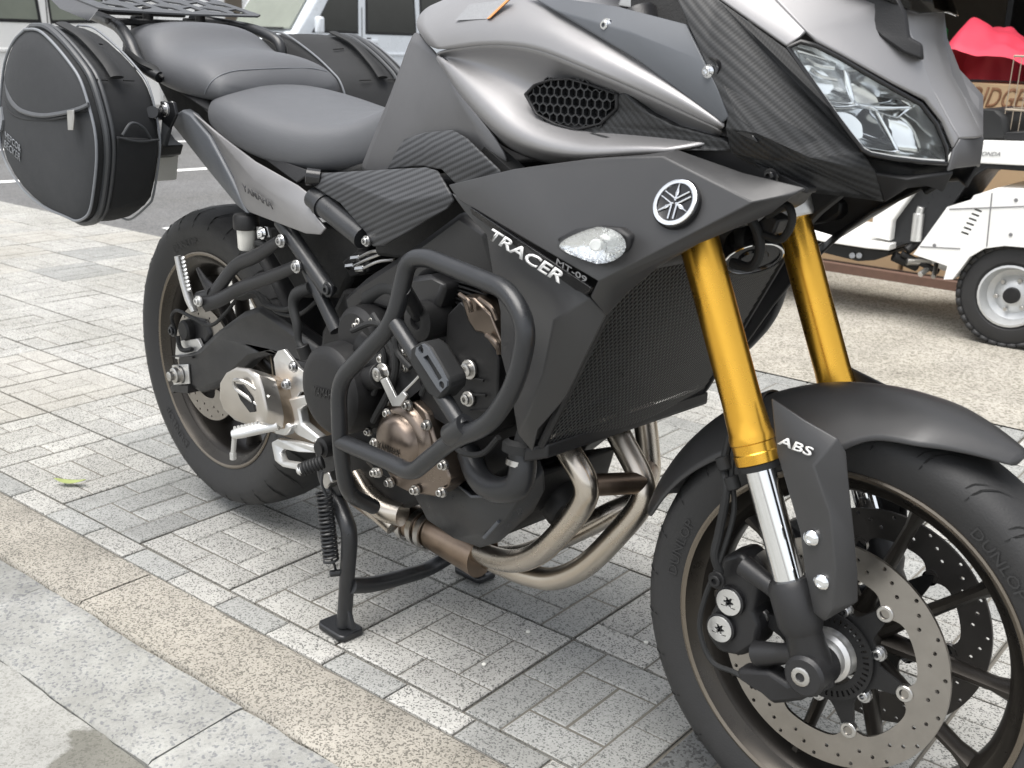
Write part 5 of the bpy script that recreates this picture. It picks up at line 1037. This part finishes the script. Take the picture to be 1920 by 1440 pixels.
tube('rear_hose', V([(452, 560, -.135), (490, 555, -.14), (520, 585, -.14), (560, 590, -.14), (600, 560, -.14)]), .0042, 'rubber', B, 8)
tube('rear_hose', V([(445, 558, -.135), (480, 550, -.14), (500, 572, -.145), (540, 580, -.145), (555, 560, -.145), (590, 540, -.145)]), .0055, 'rubber', B, 8)
tube('pedal_hose', V([(582, 540, -.16), (556, 552, -.17), (550, 575, -.175), (557, 610, -.178), (560, 640, -.18), (568, 655, -.18)]), [.011, .011, .009, .008, .006, .006], 'rubber', B, 12)
cyl('master_cylinder', P(566, 648, -.18), P(575, 672, -.175), .012, 'engine_black', B)
hug = patch('hugger', [[RC + Vector((.333 * math.cos(a) - .0, q * .085, .333 * math.sin(a) * 1.0 - .02 * abs(q) ** 2)) for q in (-1, -.5, 0, .5, 1)] for a in [math.radians(12 + 52 * k / 8) for k in range(9)]], 'black_plastic', B, .004, 1)
# passenger peg carrier
pk = tube('peg_hanger', V([(524, 452, -.165), (480, 480, -.17), (440, 500, -.175), (402, 548, -.19), (372, 562, -.2)]), [(.008, .011), (.008, .013), (.008, .013), (.009, .014), (.009, .015)], 'frame_black', B, 12, flat=(0, 1, 0))
tube('hanger_arm', V([(556, 499, -.165), (500, 522, -.172), (450, 540, -.18), (415, 560, -.19), (385, 570, -.2)]), [(.008, .011), (.008, .012), (.008, .012), (.009, .014), (.009, .015)], 'frame_black', pk, 12, flat=(0, 1, 0))
tube('hanger_horn', V([(400, 548, -.19), (386, 530, -.185), (371, 504, -.18)]), [.013, .008, .004], 'frame_black', pk, 10)
bolt(P(526, 452, -.176), 'bolt_steel', .008, pk); bolt(P(555, 500, -.176), 'bolt_steel', .008, pk)
for o in (pk,): both(o)
pg = tube('passenger_peg', V([(365, 584, -.205), (355, 560, -.208), (343, 520, -.212), (333, 480, -.216)]), [(.006, .011), (.008, .013), (.0075, .012), (.006, .009)], 'alu_bright', B, 12)
for k in range(9):
    t = k / 8; p_ = P(352 - 12 * t, 546 - 58 * t, -.209 - .005 * t); lathe('peg_ridge', p_ + Vector((.008, 0, .004)), Vector((.3, -.6, .6)), [(0, .0045), (.004, .004), (.006, 0)], 'alu_bright', pg, 8)
bolt(P(371, 565, -.215), 'alu_bright', .007, pg)
# rider step, pedal, heel plate
hp_ = slab('heel_plate', V([(512, 672, -.185), (520, 658, -.185), (532, 655, -.185), (560, 690, -.18), (580, 705, -.18), (582, 735, -.18), (562, 735, -.18), (548, 760, -.185), (520, 730, -.185)]), (0, .007, 0), 'alu_satin', B, bev=.0015, holes=[])
slab('heel_arm', V([(520, 757, -.19), (540, 748, -.19), (580, 738, -.18), (582, 752, -.18), (560, 768, -.185), (565, 795, -.185), (598, 822, -.18), (590, 832, -.18), (555, 815, -.185), (532, 790, -.19), (515, 785, -.192)]), (0, .02, 0), 'alu_satin', hp_, bev=.004)
slab('step_bracket', V([(484, 742, -.20), (500, 755, -.20), (522, 760, -.195), (520, 785, -.195), (505, 785, -.198), (490, 770, -.2)]), (0, .01, 0), 'alu_satin', hp_, bev=.003)
for q in ((549, 688), (536, 721), (507, 776)): bolt(P(*q, -.196), 'bolt_steel', .007, hp_)
bm = bmesh.new(); tube_bm(bm, fillet([P(490, 764, -.235), P(440, 728, -.252), P(437, 712, -.254), P(454, 713, -.252), P(505, 745, -.225)], .02), .0036, 8); bmobj('heel_guard', bm, 'steel', hp_)
fp = tube('rider_peg', V([(522, 795, -.21), (500, 800, -.225), (455, 810, -.262), (436, 815, -.275)]), [(.013, .01), (.012, .009), (.012, .009), (.009, .007)], 'alu_bright', B, 14)
for k in range(9):
    for w_ in (-1, 0, 1):
        t = k / 8; p_ = P(500 - 52 * t, 799 + 11 * t, -.225 - .04 * t) + Vector((0, 0, .0085 - abs(w_) * .0015)) + Vector((.6, -.6, 0)).cross(EZ).normalized() * w_ * .007
        lathe('peg_stud', p_, (0, 0, 1), [(-.003, .003), (.003, .0022), (.003, 0)], 'alu_bright', fp, 6)
cyl('peg_feeler', P(440, 816, -.272), P(437, 852, -.272), .0045, 'alu_bright', fp, 10); lathe('feeler_tip', P(437, 855, -.272), EZ, [(-.006, 0), (-.006, .006), (.006, .006), (.006, 0)], 'alu_bright', fp, 10)
slab('peg_mount', V([(500, 788, -.208), (525, 784, -.2), (545, 800, -.2), (535, 818, -.2), (515, 814, -.205)]), (0, .02, 0), 'alu_satin', fp, bev=.004)
pe = slab('brake_pedal', V([(508, 830, -.2), (520, 823, -.2), (560, 830, -.195), (598, 840, -.19), (600, 850, -.19), (560, 848, -.2), (530, 842, -.2), (525, 850, -.205), (530, 865, -.21), (562, 870, -.22), (575, 876, -.225), (570, 884, -.225), (530, 876, -.215), (515, 865, -.21)]), (0, .012, 0), 'alu_bright', B, bev=.002)
cyl('pedal_rubber', P(562, 882, -.245), P(606, 866, -.215), .0115, 'rubber', pe, 18); lathe('pedal_cap', P(563, 882, -.246), P(562, 882, -.245) - P(606, 866, -.215), [(-.002, .009), (.003, .008), (.006, .004), (.006, 0)], 'alu_bright', pe, 16)
for k in range(6):
    a, b_ = P(562, 882, -.245), P(606, 866, -.215); lathe('rubber_rib', a.lerp(b_, .2 + k * .13), b_ - a, [(-.0015, .0115), (0, .013), (.0015, .0115)], 'rubber', pe, 18)
# brake fluid cup
rz = P(463, 452, -.155); ax_ = Vector((.0, 0, 1))
cu = lathe('fluid_cup', rz, ax_, [(-.016, 0), (-.016, .014), (-.012, .0165), (.022, .0175), (.024, .019)], 'cup_white', B, 28)
lathe('cup_cap', rz + ax_ * .022, ax_, [(0, .019), (0, .0225), (.003, .0235), (.022, .0235), (.027, .021), (.028, 0)], 'black_plastic', cu, 24)
slab('cup_bracket', V([(480, 425, -.15), (500, 425, -.15), (505, 445, -.15), (482, 448, -.15)]), (0, .006, 0), 'alu_satin', cu, bev=.001); bolt(P(491, 437, -.156), 'chrome', .008, cu)
tube('fluid_hose', V([(482, 456, -.15), (510, 462, -.15), (540, 450, -.14)]), .007, 'rubber', cu, 10)
# ---------------------------------------------------------------- side covers
scv = V([(573, 328, -.170), (600, 325, -.168), (727, 318, -.165), (800, 314, -.172), (822, 320, -.176), (846, 362, -.188), (852, 378, -.186), (838, 392, -.19), (790, 420, -.192), (720, 462, -.185), (700, 462, -.182), (688, 436, -.186), (640, 382, -.184), (592, 352, -.178), (740, 380, -.196), (640, 340, -.18)])
sc1 = facets('side_cover', scv, [(0, 1, 15, 12, 13), (1, 2, 3, 4, 5, 14, 15), (15, 14, 9, 10, 11, 12), (5, 6, 7, 8, 9, 14)], 'carbon_light', B, .005, .006); both(sc1)
uv = V([(727, 318, -.152), (745, 285, -.15), (760, 260, -.152), (800, 248, -.156), (850, 244, -.166), (875, 258, -.176), (937, 318, -.192), (940, 330, -.19), (856, 345, -.186), (830, 318, -.18), (790, 312, -.165), (815, 275, -.172)])
sc2 = facets('tank_side_cover', uv, [(0, 1, 2, 3, 11, 10), (3, 4, 5, 11), (11, 5, 6, 7, 8, 9, 10)], 'carbon_light', B, .005, .004); both(sc2)
slab('cover_gap', V([(850, 250, -.15), (880, 250, -.16), (960, 320, -.18), (1110, 305, -.17), (1200, 300, -.16), (1100, 330, -.16), (930, 340, -.17)]), (0, .03, 0), 'core_black', B, bev=.004)
# ---------------------------------------------------------------- tail
tv = V([(362, 210, -.150), (395, 238, -.155), (480, 303, -.162), (560, 348, -.170), (578, 362, -.176), (584, 392, -.18), (612, 428, -.182), (602, 440, -.182), (575, 438, -.18), (470, 398, -.165), (455, 380, -.164), (440, 332, -.160), (418, 290, -.155), (398, 252, -.152), (475, 335, -.172), (565, 400, -.186)])
tl = facets('tail_panel', tv, [(0, 1, 14, 12, 13), (1, 2, 3, 4, 5, 15, 14), (14, 15, 8, 9, 10, 11, 12), (5, 6, 7, 8, 15)], 'tank_grey', B, .005, .002)
text('tail_lettering', 'YAMAHA', P(460, 357, -.171), P(516, 392, -.176), P(457, 343, -.171), 'dark_ink', tl, bold=.01, lift=.004); 
dk = facets('tail_side', V([(322, 222, -.135), (350, 205, -.14), (364, 214, -.146), (400, 254, -.148), (420, 292, -.152), (442, 334, -.156), (472, 400, -.160), (455, 385, -.15), (400, 320, -.14), (345, 250, -.132)]), [(0, 1, 2, 3, 4, 5, 6, 7, 8, 9)], 'strip_grey', B, .02, .004)
slab('tail_slot', V([(374, 252, -.149), (380, 252, -.149), (395, 290, -.153), (455, 362, -.162), (448, 360, -.160), (388, 292, -.151)]), (0, .004, 0), 'black_gloss', dk, bev=.001)
both(dk); t2 = mirror(tl)
rl = slab('tail_rail', V([(290, 148, -.13), (330, 170, -.135), (372, 198, -.14), (470, 280, -.155), (556, 345, -.165), (575, 330, -.16), (600, 325, -.155), (540, 318, -.14), (440, 240, -.13), (380, 180, -.13), (300, 120, -.125)]), (0, .04, 0), 'black_plastic', B, bev=.003); both(rl)
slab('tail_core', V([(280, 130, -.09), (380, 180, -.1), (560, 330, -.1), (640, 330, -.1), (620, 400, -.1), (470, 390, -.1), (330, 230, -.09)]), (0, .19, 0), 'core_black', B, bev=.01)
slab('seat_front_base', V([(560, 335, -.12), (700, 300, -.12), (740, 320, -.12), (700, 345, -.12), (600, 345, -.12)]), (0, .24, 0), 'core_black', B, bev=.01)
# ---------------------------------------------------------------- seats (lofted cushions)
def cushion(name, st, m, sub=2):
    rows = []
    for x, w, zt, zb, cr in st:
        rows.append([Vector((x, y, z)) for y, z in ((-w * .80, zb), (-w * .97, zb + (zt - zb) * .12), (-w, zb + (zt - zb) * .42), (-w * .93, zb + (zt - zb) * .75), (-w * .68, zt - cr * .35), (-w * .33, zt - cr * .05), (0, zt), (w * .33, zt - cr * .05), (w * .68, zt - cr * .35), (w * .93, zb + (zt - zb) * .75), (w, zb + (zt - zb) * .42), (w * .97, zb + (zt - zb) * .12), (w * .80, zb))])
    nc = 13; vs = [p for r in rows for p in r]; nr = len(rows)
    fs = [(i * nc + j, i * nc + j + 1, (i + 1) * nc + j + 1, (i + 1) * nc + j) for i in range(nr - 1) for j in range(nc - 1)] + [(i * nc + nc - 1, i * nc, (i + 1) * nc, (i + 1) * nc + nc - 1) for i in range(nr - 1)]
    fs += [tuple(range(nc))[::-1], tuple((nr - 1) * nc + q for q in range(nc))]
    return mesh(name, vs, fs, m, B, None, sub=sub)
rs = cushion('rider_seat', [(.10, .10, .885, .865, .02), (.115, .135, .915, .85, .03), (.16, .158, .932, .832, .04), (.25, .17, .922, .812, .045), (.35, .17, .905, .795, .045), (.44, .158, .896, .79, .045), (.52, .135, .90, .80, .045), (.58, .112, .925, .815, .04), (.62, .10, .95, .83, .035), (.635, .085, .952, .85, .03)], 'seat_vinyl'); rs.data.shade_smooth()
ps = cushion('pillion_seat', [(-.245, .09, 1.01, .975, .01), (-.24, .12, 1.03, .96, .016), (-.2, .132, 1.036, .945, .02), (-.12, .138, 1.037, .93, .02), (-.085, .144, 1.03, .918, .022), (-.05, .148, 1.0, .908, .022), (.01, .15, .988, .898, .022), (.08, .152, .987, .892, .025), (.13, .15, .976, .89, .03), (.165, .142, .956, .892, .03), (.182, .125, .925, .90, .015)], 'seat_vinyl'); ps.data.shade_smooth()
tube('seat_seam', V([(383, 178, -.146), (392, 160, -.13), (410, 142, -.11), (440, 132, -.09), (500, 128, -.03), (580, 127, .05)]), .0012, 'piping', ps, 6) if False else None
bpy.context.view_layer.update()
sm_ = stick([ps], [(384, 176), (388, 166), (398, 152), (414, 141), (440, 133), (480, 130), (530, 128), (580, 128), (612, 134)], .0006)
if len(sm_) > 3: tube('seat_seam', sm_, .0011, 'piping', ps, 6, 3)
# ---------------------------------------------------------------- rack and grab rails
c0_, c1_ = P(212, 22, -.185), P(478, 33, .185); zr_ = (c0_.z + c1_.z) / 2; xf = (c0_.x + c1_.x) / 2
def rk(x, y): return Vector((x, y, zr_ + (xf - x) * .17))     # plate climbs towards the back
outer = [rk(*q) for q in ((xf, -.165), (xf - .02, -.185), (xf - .30, -.185), (xf - .36, -.14), (xf - .38, 0), (xf - .36, .14), (xf - .30, .185), (xf - .02, .185), (xf, .165), (xf + .012, 0))]
slots = []
for i_, x in enumerate((-.05, -.12, -.19, -.26, -.33)):
    for j_, y in enumerate((-.135, -.075, -.02, .035, .09, .145)):
        if abs(y) > .1 and x < -.3: continue
        L_, w_ = .021, .017; k_ = .012 * (1 if (i_ + j_) % 2 else -1); xx = xf + x
        slots.append([rk(xx - L_ + k_, y - w_), rk(xx + L_ + k_, y - w_), rk(xx + L_ - k_, y + w_), rk(xx - L_ - k_, y + w_)])
rack = slab('luggage_rack', outer, (0, 0, .004), 'rack_black', B, slots, bev=.0006)
slab('rack_flange', [rk(xf - .02, -.186), P(166, 39, -.215), P(112, 16, -.215), rk(xf - .30, -.186)], (0, .003, .001), 'rack_black', rack, [], bev=.0005)
for x, y in ((-.06, -.06), (-.06, .06), (-.2, -.05), (-.2, .05)): cyl('rack_post', rk(xf + x, y) - Vector((0, 0, .035)), rk(xf + x, y) + Vector((0, 0, .003)), .011, 'black_plastic', rack, 12)
box('rack_beam', rk(xf - .06, 0) - Vector((0, 0, .028)), .022, .3, .014, 'black_plastic', rack); box('rack_beam', rk(xf - .2, 0) - Vector((0, 0, .03)), .022, .2, .016, 'black_plastic', rack)
for y in (-.06, .06): box('rack_pillar', Vector((xf - .1, y, zr_ - .06)), .028, .028, .11, 'black_plastic', rack)
gr1 = tube('grab_rail', V([(150, 20, -.10), (190, 34, -.125), (222, 50, -.14), (243, 78, -.15), (258, 112, -.155), (275, 130, -.155), (300, 145, -.15)]), [.010, .012, .0125, .0125, .012, .011, .011], 'bar_black', B, 16)
gr2 = tube('grab_rail', [P(360, 36, .10), P(425, 46, .13), P(480, 57, .145), P(516, 74, .15), P(527, 92, .15), P(528, 116, .15)], .0115, 'bar_black', B, 16)
tube('grab_rail', [Vector((-.22, -.02, 1.036)), Vector((-.02, -.085, 1.038)), Vector((.1, .0, 1.036)), Vector((.10, .09, 1.03))], .009, 'bar_black', rack, 12) if False else None
# pannier mounts, number plate
mt_ = tube('bag_stay', V([(310, 205, -.15), (298, 215, -.19), (285, 210, -.23)]), .011, 'bar_black', B, 12); bolt(P(322, 203, -.165), 'bolt_steel', .009, mt_); bolt(P(308, 205, -.2), 'bolt_steel', .009, mt_)
slab('stay_plate', V([(300, 190, -.19), (325, 192, -.18), (330, 215, -.18), (318, 240, -.18), (310, 275, -.19), (300, 270, -.2), (303, 225, -.19)]), (0, .006, 0), 'bar_black', mt_, bev=.001)
tube('bag_strap', V([(232, 92, -.2), (262, 115, -.17), (290, 128, -.15), (312, 145, -.14)]), [(.004, .012)] * 4, 'rubber', mt_, 10)
slab('plate_holder', [P(*q, 0.0) for q in ((296, 255), (322, 250), (330, 262), (345, 272), (340, 290), (296, 302))], (0, -.05, 0), 'black_plastic', B, bev=.003)
np_ = slab('number_plate', [PX(x, y, P(330, 275, 0.0).x - .02) for x, y in ((240, 290), (336, 276), (331, 337), (240, 344))], (-.002, 0, 0), 'plate_back', B, bev=.0006)
# ---------------------------------------------------------------- centre stand
def stand_leg(s):
    pts = [P(*q) for q in ((608, 838, -.15), (612, 890, -.155), (628, 930, -.165), (648, 975, -.175), (655, 1010, -.178), (651, 1080, -.18), (645, 1172, -.182))]
    pts[-1].z = max(pts[-1].z, .012)
    if s > 0: pts = [Vector((p.x, -p.y, p.z)) for p in pts]
    return pts
lp_ = stand_leg(-1)
lg = tube('stand_leg', lp_, [.016, .016, .0145, .0145, .0145, .0135, .0135], 'bar_black', B, 16)
f0 = lp_[-1].copy()
slab('stand_foot', [Vector((f0.x + a, f0.y + b_, .014)) for a, b_ in ((-.05, -.018), (-.04, -.026), (.02, -.026), (.028, -.02), (.028, .02), (.02, .026), (-.04, .026), (-.05, .018))], (0, 0, -.012), 'bar_black', lg, bev=.003)
slab('foot_web', [f0 + Vector((.012, -.004, -.0)), f0 + Vector((.03, -.004, .004)), f0 + Vector((.02, -.004, .03)), f0 + Vector((.006, -.004, .05))], (0, .008, 0), 'bar_black', lg, bev=.002)
lf_ = both(lg); DY = Vector((0, -.036, 0))
for o in [lf_] + list(lf_.children): o.data.transform(Matrix.Translation(DY))
cbs = P(657, 1098, -.178); tube('stand_crossbar', [cbs, P(700, 1095, -.12), P(760, 1080, -.04), P(815, 1060, .05), Vector((cbs.x, -cbs.y, cbs.z)) + DY], .0145, 'bar_black', B, 16)
slab('stand_plate', V([(595, 830, -.17), (625, 830, -.17), (628, 880, -.17), (640, 930, -.17), (620, 935, -.17), (605, 890, -.17)]), (0, .02, 0), 'bar_black', B, bev=.003)
lathe('stand_pivot', P(603, 840, -.19), (0, -1, 0), [(-.03, .018), (0, .018), (.003, .012), (.008, .012), (.008, 0)], 'engine_black', B, 24)
slab('pivot_bolt', V([(603, 890, -.185), (615, 885, -.185), (622, 905, -.185), (612, 918, -.185), (603, 912, -.185)]), (0, .02, 0), 'steel', B, bev=.003)
sa_, sb_ = P(607, 925, -.2), P(621, 1052, -.2); d_ = (sb_ - sa_); u_ = d_.orthogonal().normalized(); v_ = d_.normalized().cross(u_); pts = []
TURN = 17
for k in range(TURN * 14 + 1):
    t = k / (TURN * 14); a = 2 * math.pi * k / 14; pts.append(sa_ + d_ * t + (u_ * math.cos(a) + v_ * math.sin(a)) * .0125)
bm = bmesh.new(); tube_bm(bm, pts, .0025, 7); spg = bmobj('stand_spring', bm, 'bar_black', B)
tube('spring_hook', V([(605, 885, -.195), (603, 905, -.2), (608, 920, -.2), (612, 930, -.2)]), .0025, 'bar_black', spg, 8)
tube('spring_hook', V([(622, 1050, -.2), (628, 1062, -.195), (629, 1076, -.19), (624, 1078, -.19)]), .0025, 'bar_black', spg, 8)
cyl('spring_pin', P(618, 1076, -.205), P(650, 1072, -.178), .006, 'bar_black', spg)
# ================================================================ soft side bags
O_ = [(48, 55), (27, 77), (10, 117), (2, 187), (0, 247), (10, 300), (43, 353), (83, 387), (127, 407), (143, 414), (160, 408), (170, 393), (177, 353), (182, 300), (180, 253), (170, 207), (153, 153), (133, 120), (100, 80), (73, 57)]
I_ = [(150, 50), (128, 68), (112, 105), (104, 170), (102, 225), (110, 275), (140, 320), (175, 358), (210, 392), (228, 405), (247, 408), (277, 383), (287, 367), (297, 307), (300, 260), (290, 200), (277, 157), (260, 133), (227, 97), (180, 57)]
yo, yi = -.365, -.215
RO = [P(x, y, yo) for x, y in O_]; RI = [P(x, y, yi) for x, y in I_]; n = 20; co = sum(RO, Vector()) / n; ci = sum(RI, Vector()) / n
bag = thing('saddle_bag', 'black fabric side bag with silver piping on the near side of the motorcycle', 'bag', None)
def rl_(t, bulge=0.): return [a.lerp(b_, t) + (a.lerp(b_, t) - co.lerp(ci, t)).normalized() * bulge for a, b_ in zip(RO, RI)]
rings = [[co.lerp(p, .0) + Vector((0, -.022, 0)) for p in RO][:1]]
R1 = [co.lerp(p, .5) + Vector((0, -.020, 0)) for p in RO]; R2 = [co.lerp(p, .86) + Vector((0, -.012, 0)) for p in RO]; R3 = [co.lerp(p, .97) + Vector((0, -.003, 0)) for p in RO]
RR = [R1, R2, R3, RO]; vs = [co + Vector((0, -.022, 0))] + [p for r in RR for p in r]
fs = [(0, 1 + (k + 1) % n, 1 + k) for k in range(n)] + [(1 + i * n + k, 1 + i * n + (k + 1) % n, 1 + (i + 1) * n + (k + 1) % n, 1 + (i + 1) * n + k) for i in range(3) for k in range(n)]
face = mesh('outer_panel', vs, fs, 'bag_panel', bag, 60, sub=1)
SS = [RO, rl_(.14, .004), rl_(.3, .006), rl_(.55, .008), rl_(.85, .004), RI, [ci.lerp(p, .9) + Vector((0, .012, 0)) for p in RI]]
vs = [p for r in SS for p in r] + [ci + Vector((0, .02, 0))]; q = len(SS)
fs = [(i * n + k, i * n + (k + 1) % n, (i + 1) * n + (k + 1) % n, (i + 1) * n + k) for i in range(q - 1) for k in range(n)] + [((q - 1) * n + k, (q - 1) * n + (k + 1) % n, q * n) for k in range(n)]
body = mesh('gusset', vs, fs, 'bag_fabric', bag, 60, sub=1)
def loop_tube(name, r, rad, m, par):
    c_ = catmull(list(r) + [r[0]], 4); bm = bmesh.new(); tube_bm(bm, c_, rad, 8, cap=False); return bmobj(name, bm, m, par)
loop_tube('piping', [p + Vector((0, -.001, 0)) for p in RO], .0026, 'piping', bag); loop_tube('piping', rl_(.985, .003), .0022, 'piping', bag)
zb1 = rl_(.13, .005); loop_tube('zip_band', zb1, .006, 'zip_rubber', bag); loop_tube('zip_band', rl_(.22, .006), .0045, 'zip_rubber', bag)
zy = -.381
zp = tube('zip', V([(12, 150, yo - .004), (18, 183, zy), (38, 206, zy - .004), (75, 216, zy - .005), (112, 213, zy - .003), (145, 205, zy + .002), (166, 196, yo - .003)]), [(.005, .003)] * 7, 'zip_rubber', bag, 8)
slab('zip_pull', V([(125, 207, zy - .01), (137, 206, zy - .01), (138, 222, zy - .01), (136, 244, zy - .012), (127, 244, zy - .012)]), (0, .003, 0), 'steel', bag, bev=.0008)
tube('panel_seam', V([(8, 170, yo - .006), (16, 205, zy), (40, 222, zy - .003), (80, 226, zy - .004), (120, 220, zy - .003), (166, 206, yo - .003)]), .002, 'bag_fabric', bag, 6)
bpy.context.view_layer.update()
for t_, q in (('HEPCO&', ((12, 259), (41, 286), (12, 246))), ('BECKER', ((10, 275), (40, 303), (11, 262)))):
    a_ = stick([face], q)
    if len(a_) == 3: text('bag_lettering', t_, *a_, 'piping', bag, bold=.01, lift=.0022, thick=.0006)
slab('bag_logo', V([(1, 210, yo - .004), (8, 200, yo - .006), (12, 225, yo - .009), (9, 243, yo - .009), (3, 247, yo - .006)]), (0, -.008, 0), 'piping', bag, bev=.0006)
def front_pt(px, py): # point on the forward face, interpolated between outer and inner rims
    for t in [k / 40 for k in range(41)]:
        r = rl_(t, .008)
        # nearest by projecting
        best = min(r, key=lambda p: 0)
    return None
hs_ = [RO[18].lerp(RI[18], .42), RO[17].lerp(RI[17], .45), RO[16].lerp(RI[16], .46), RO[15].lerp(RI[15], .48)]
dirs = [(a - co.lerp(ci, .45)).normalized() for a in hs_]
h0 = RO[19].lerp(RI[19], .40)
strap = tube('carry_strap', [h0 + (h0 - co.lerp(ci, .4)).normalized() * .012] + [a + d * .019 for a, d in zip(hs_[:3], dirs)], [(.004, .013)] * 4, 'rubber', bag, 10, flat=dirs[1])
# front pocket
pk_ = [RO[14].lerp(RI[14], .30), RO[14].lerp(RI[14], .96), RO[12].lerp(RI[12], .95), RO[11].lerp(RI[11], .92), RO[11].lerp(RI[11], .30), RO[13].lerp(RI[13], .28)]
pc = sum(pk_, Vector()) / 6; out_ = Vector((.92, -.35, -.05)).normalized()
slab('front_pocket', [p + out_ * .014 for p in pk_], -out_ * .012, 'bag_fabric', bag, bev=.006)
tube('pocket_hem', [pk_[0] + out_ * .017, pk_[0].lerp(pk_[1], .5) + out_ * .024 + Vector((0, 0, -.004)), pk_[1] + out_ * .016], .0022, 'bag_panel', bag, 8)
tube('pocket_flap', [pk_[0].lerp(pk_[1], .12) + out_ * .016 + EZ * .004, pk_[0].lerp(pk_[1], .35) + out_ * .018 + EZ * .026, pk_[0].lerp(pk_[1], .62) + out_ * .016 + EZ * .02, pk_[0].lerp(pk_[1], .8) + out_ * .012 + EZ * .002], .0028, 'zip_rubber', bag, 8)
for a in ((16, .2, .36), (16, .58, .74), (18, .55, .7)):
    k, t0_, t1_ = a; p0, p1 = RO[k].lerp(RI[k], t0_), RO[k].lerp(RI[k], t1_); dd = (p0 - co.lerp(ci, .4)).normalized(); tube('stitch_line', [p0 + dd * .009, p1 + dd * .009], .0014, 'core_black', bag, 6)
bag2 = thing('saddle_bag', 'black fabric side bag with silver piping partly hidden behind the seats', 'bag', None)
for o in list(bag.children): 
    if 'lettering' not in o.name and 'logo' not in o.name: mirror(o, parent=bag2)
tube('shoulder_strap', [P(575, 82, .26), P(588, 92, .27), P(600, 88, .29)], [(.006, .016)] * 3, 'rubber', bag2, 8)
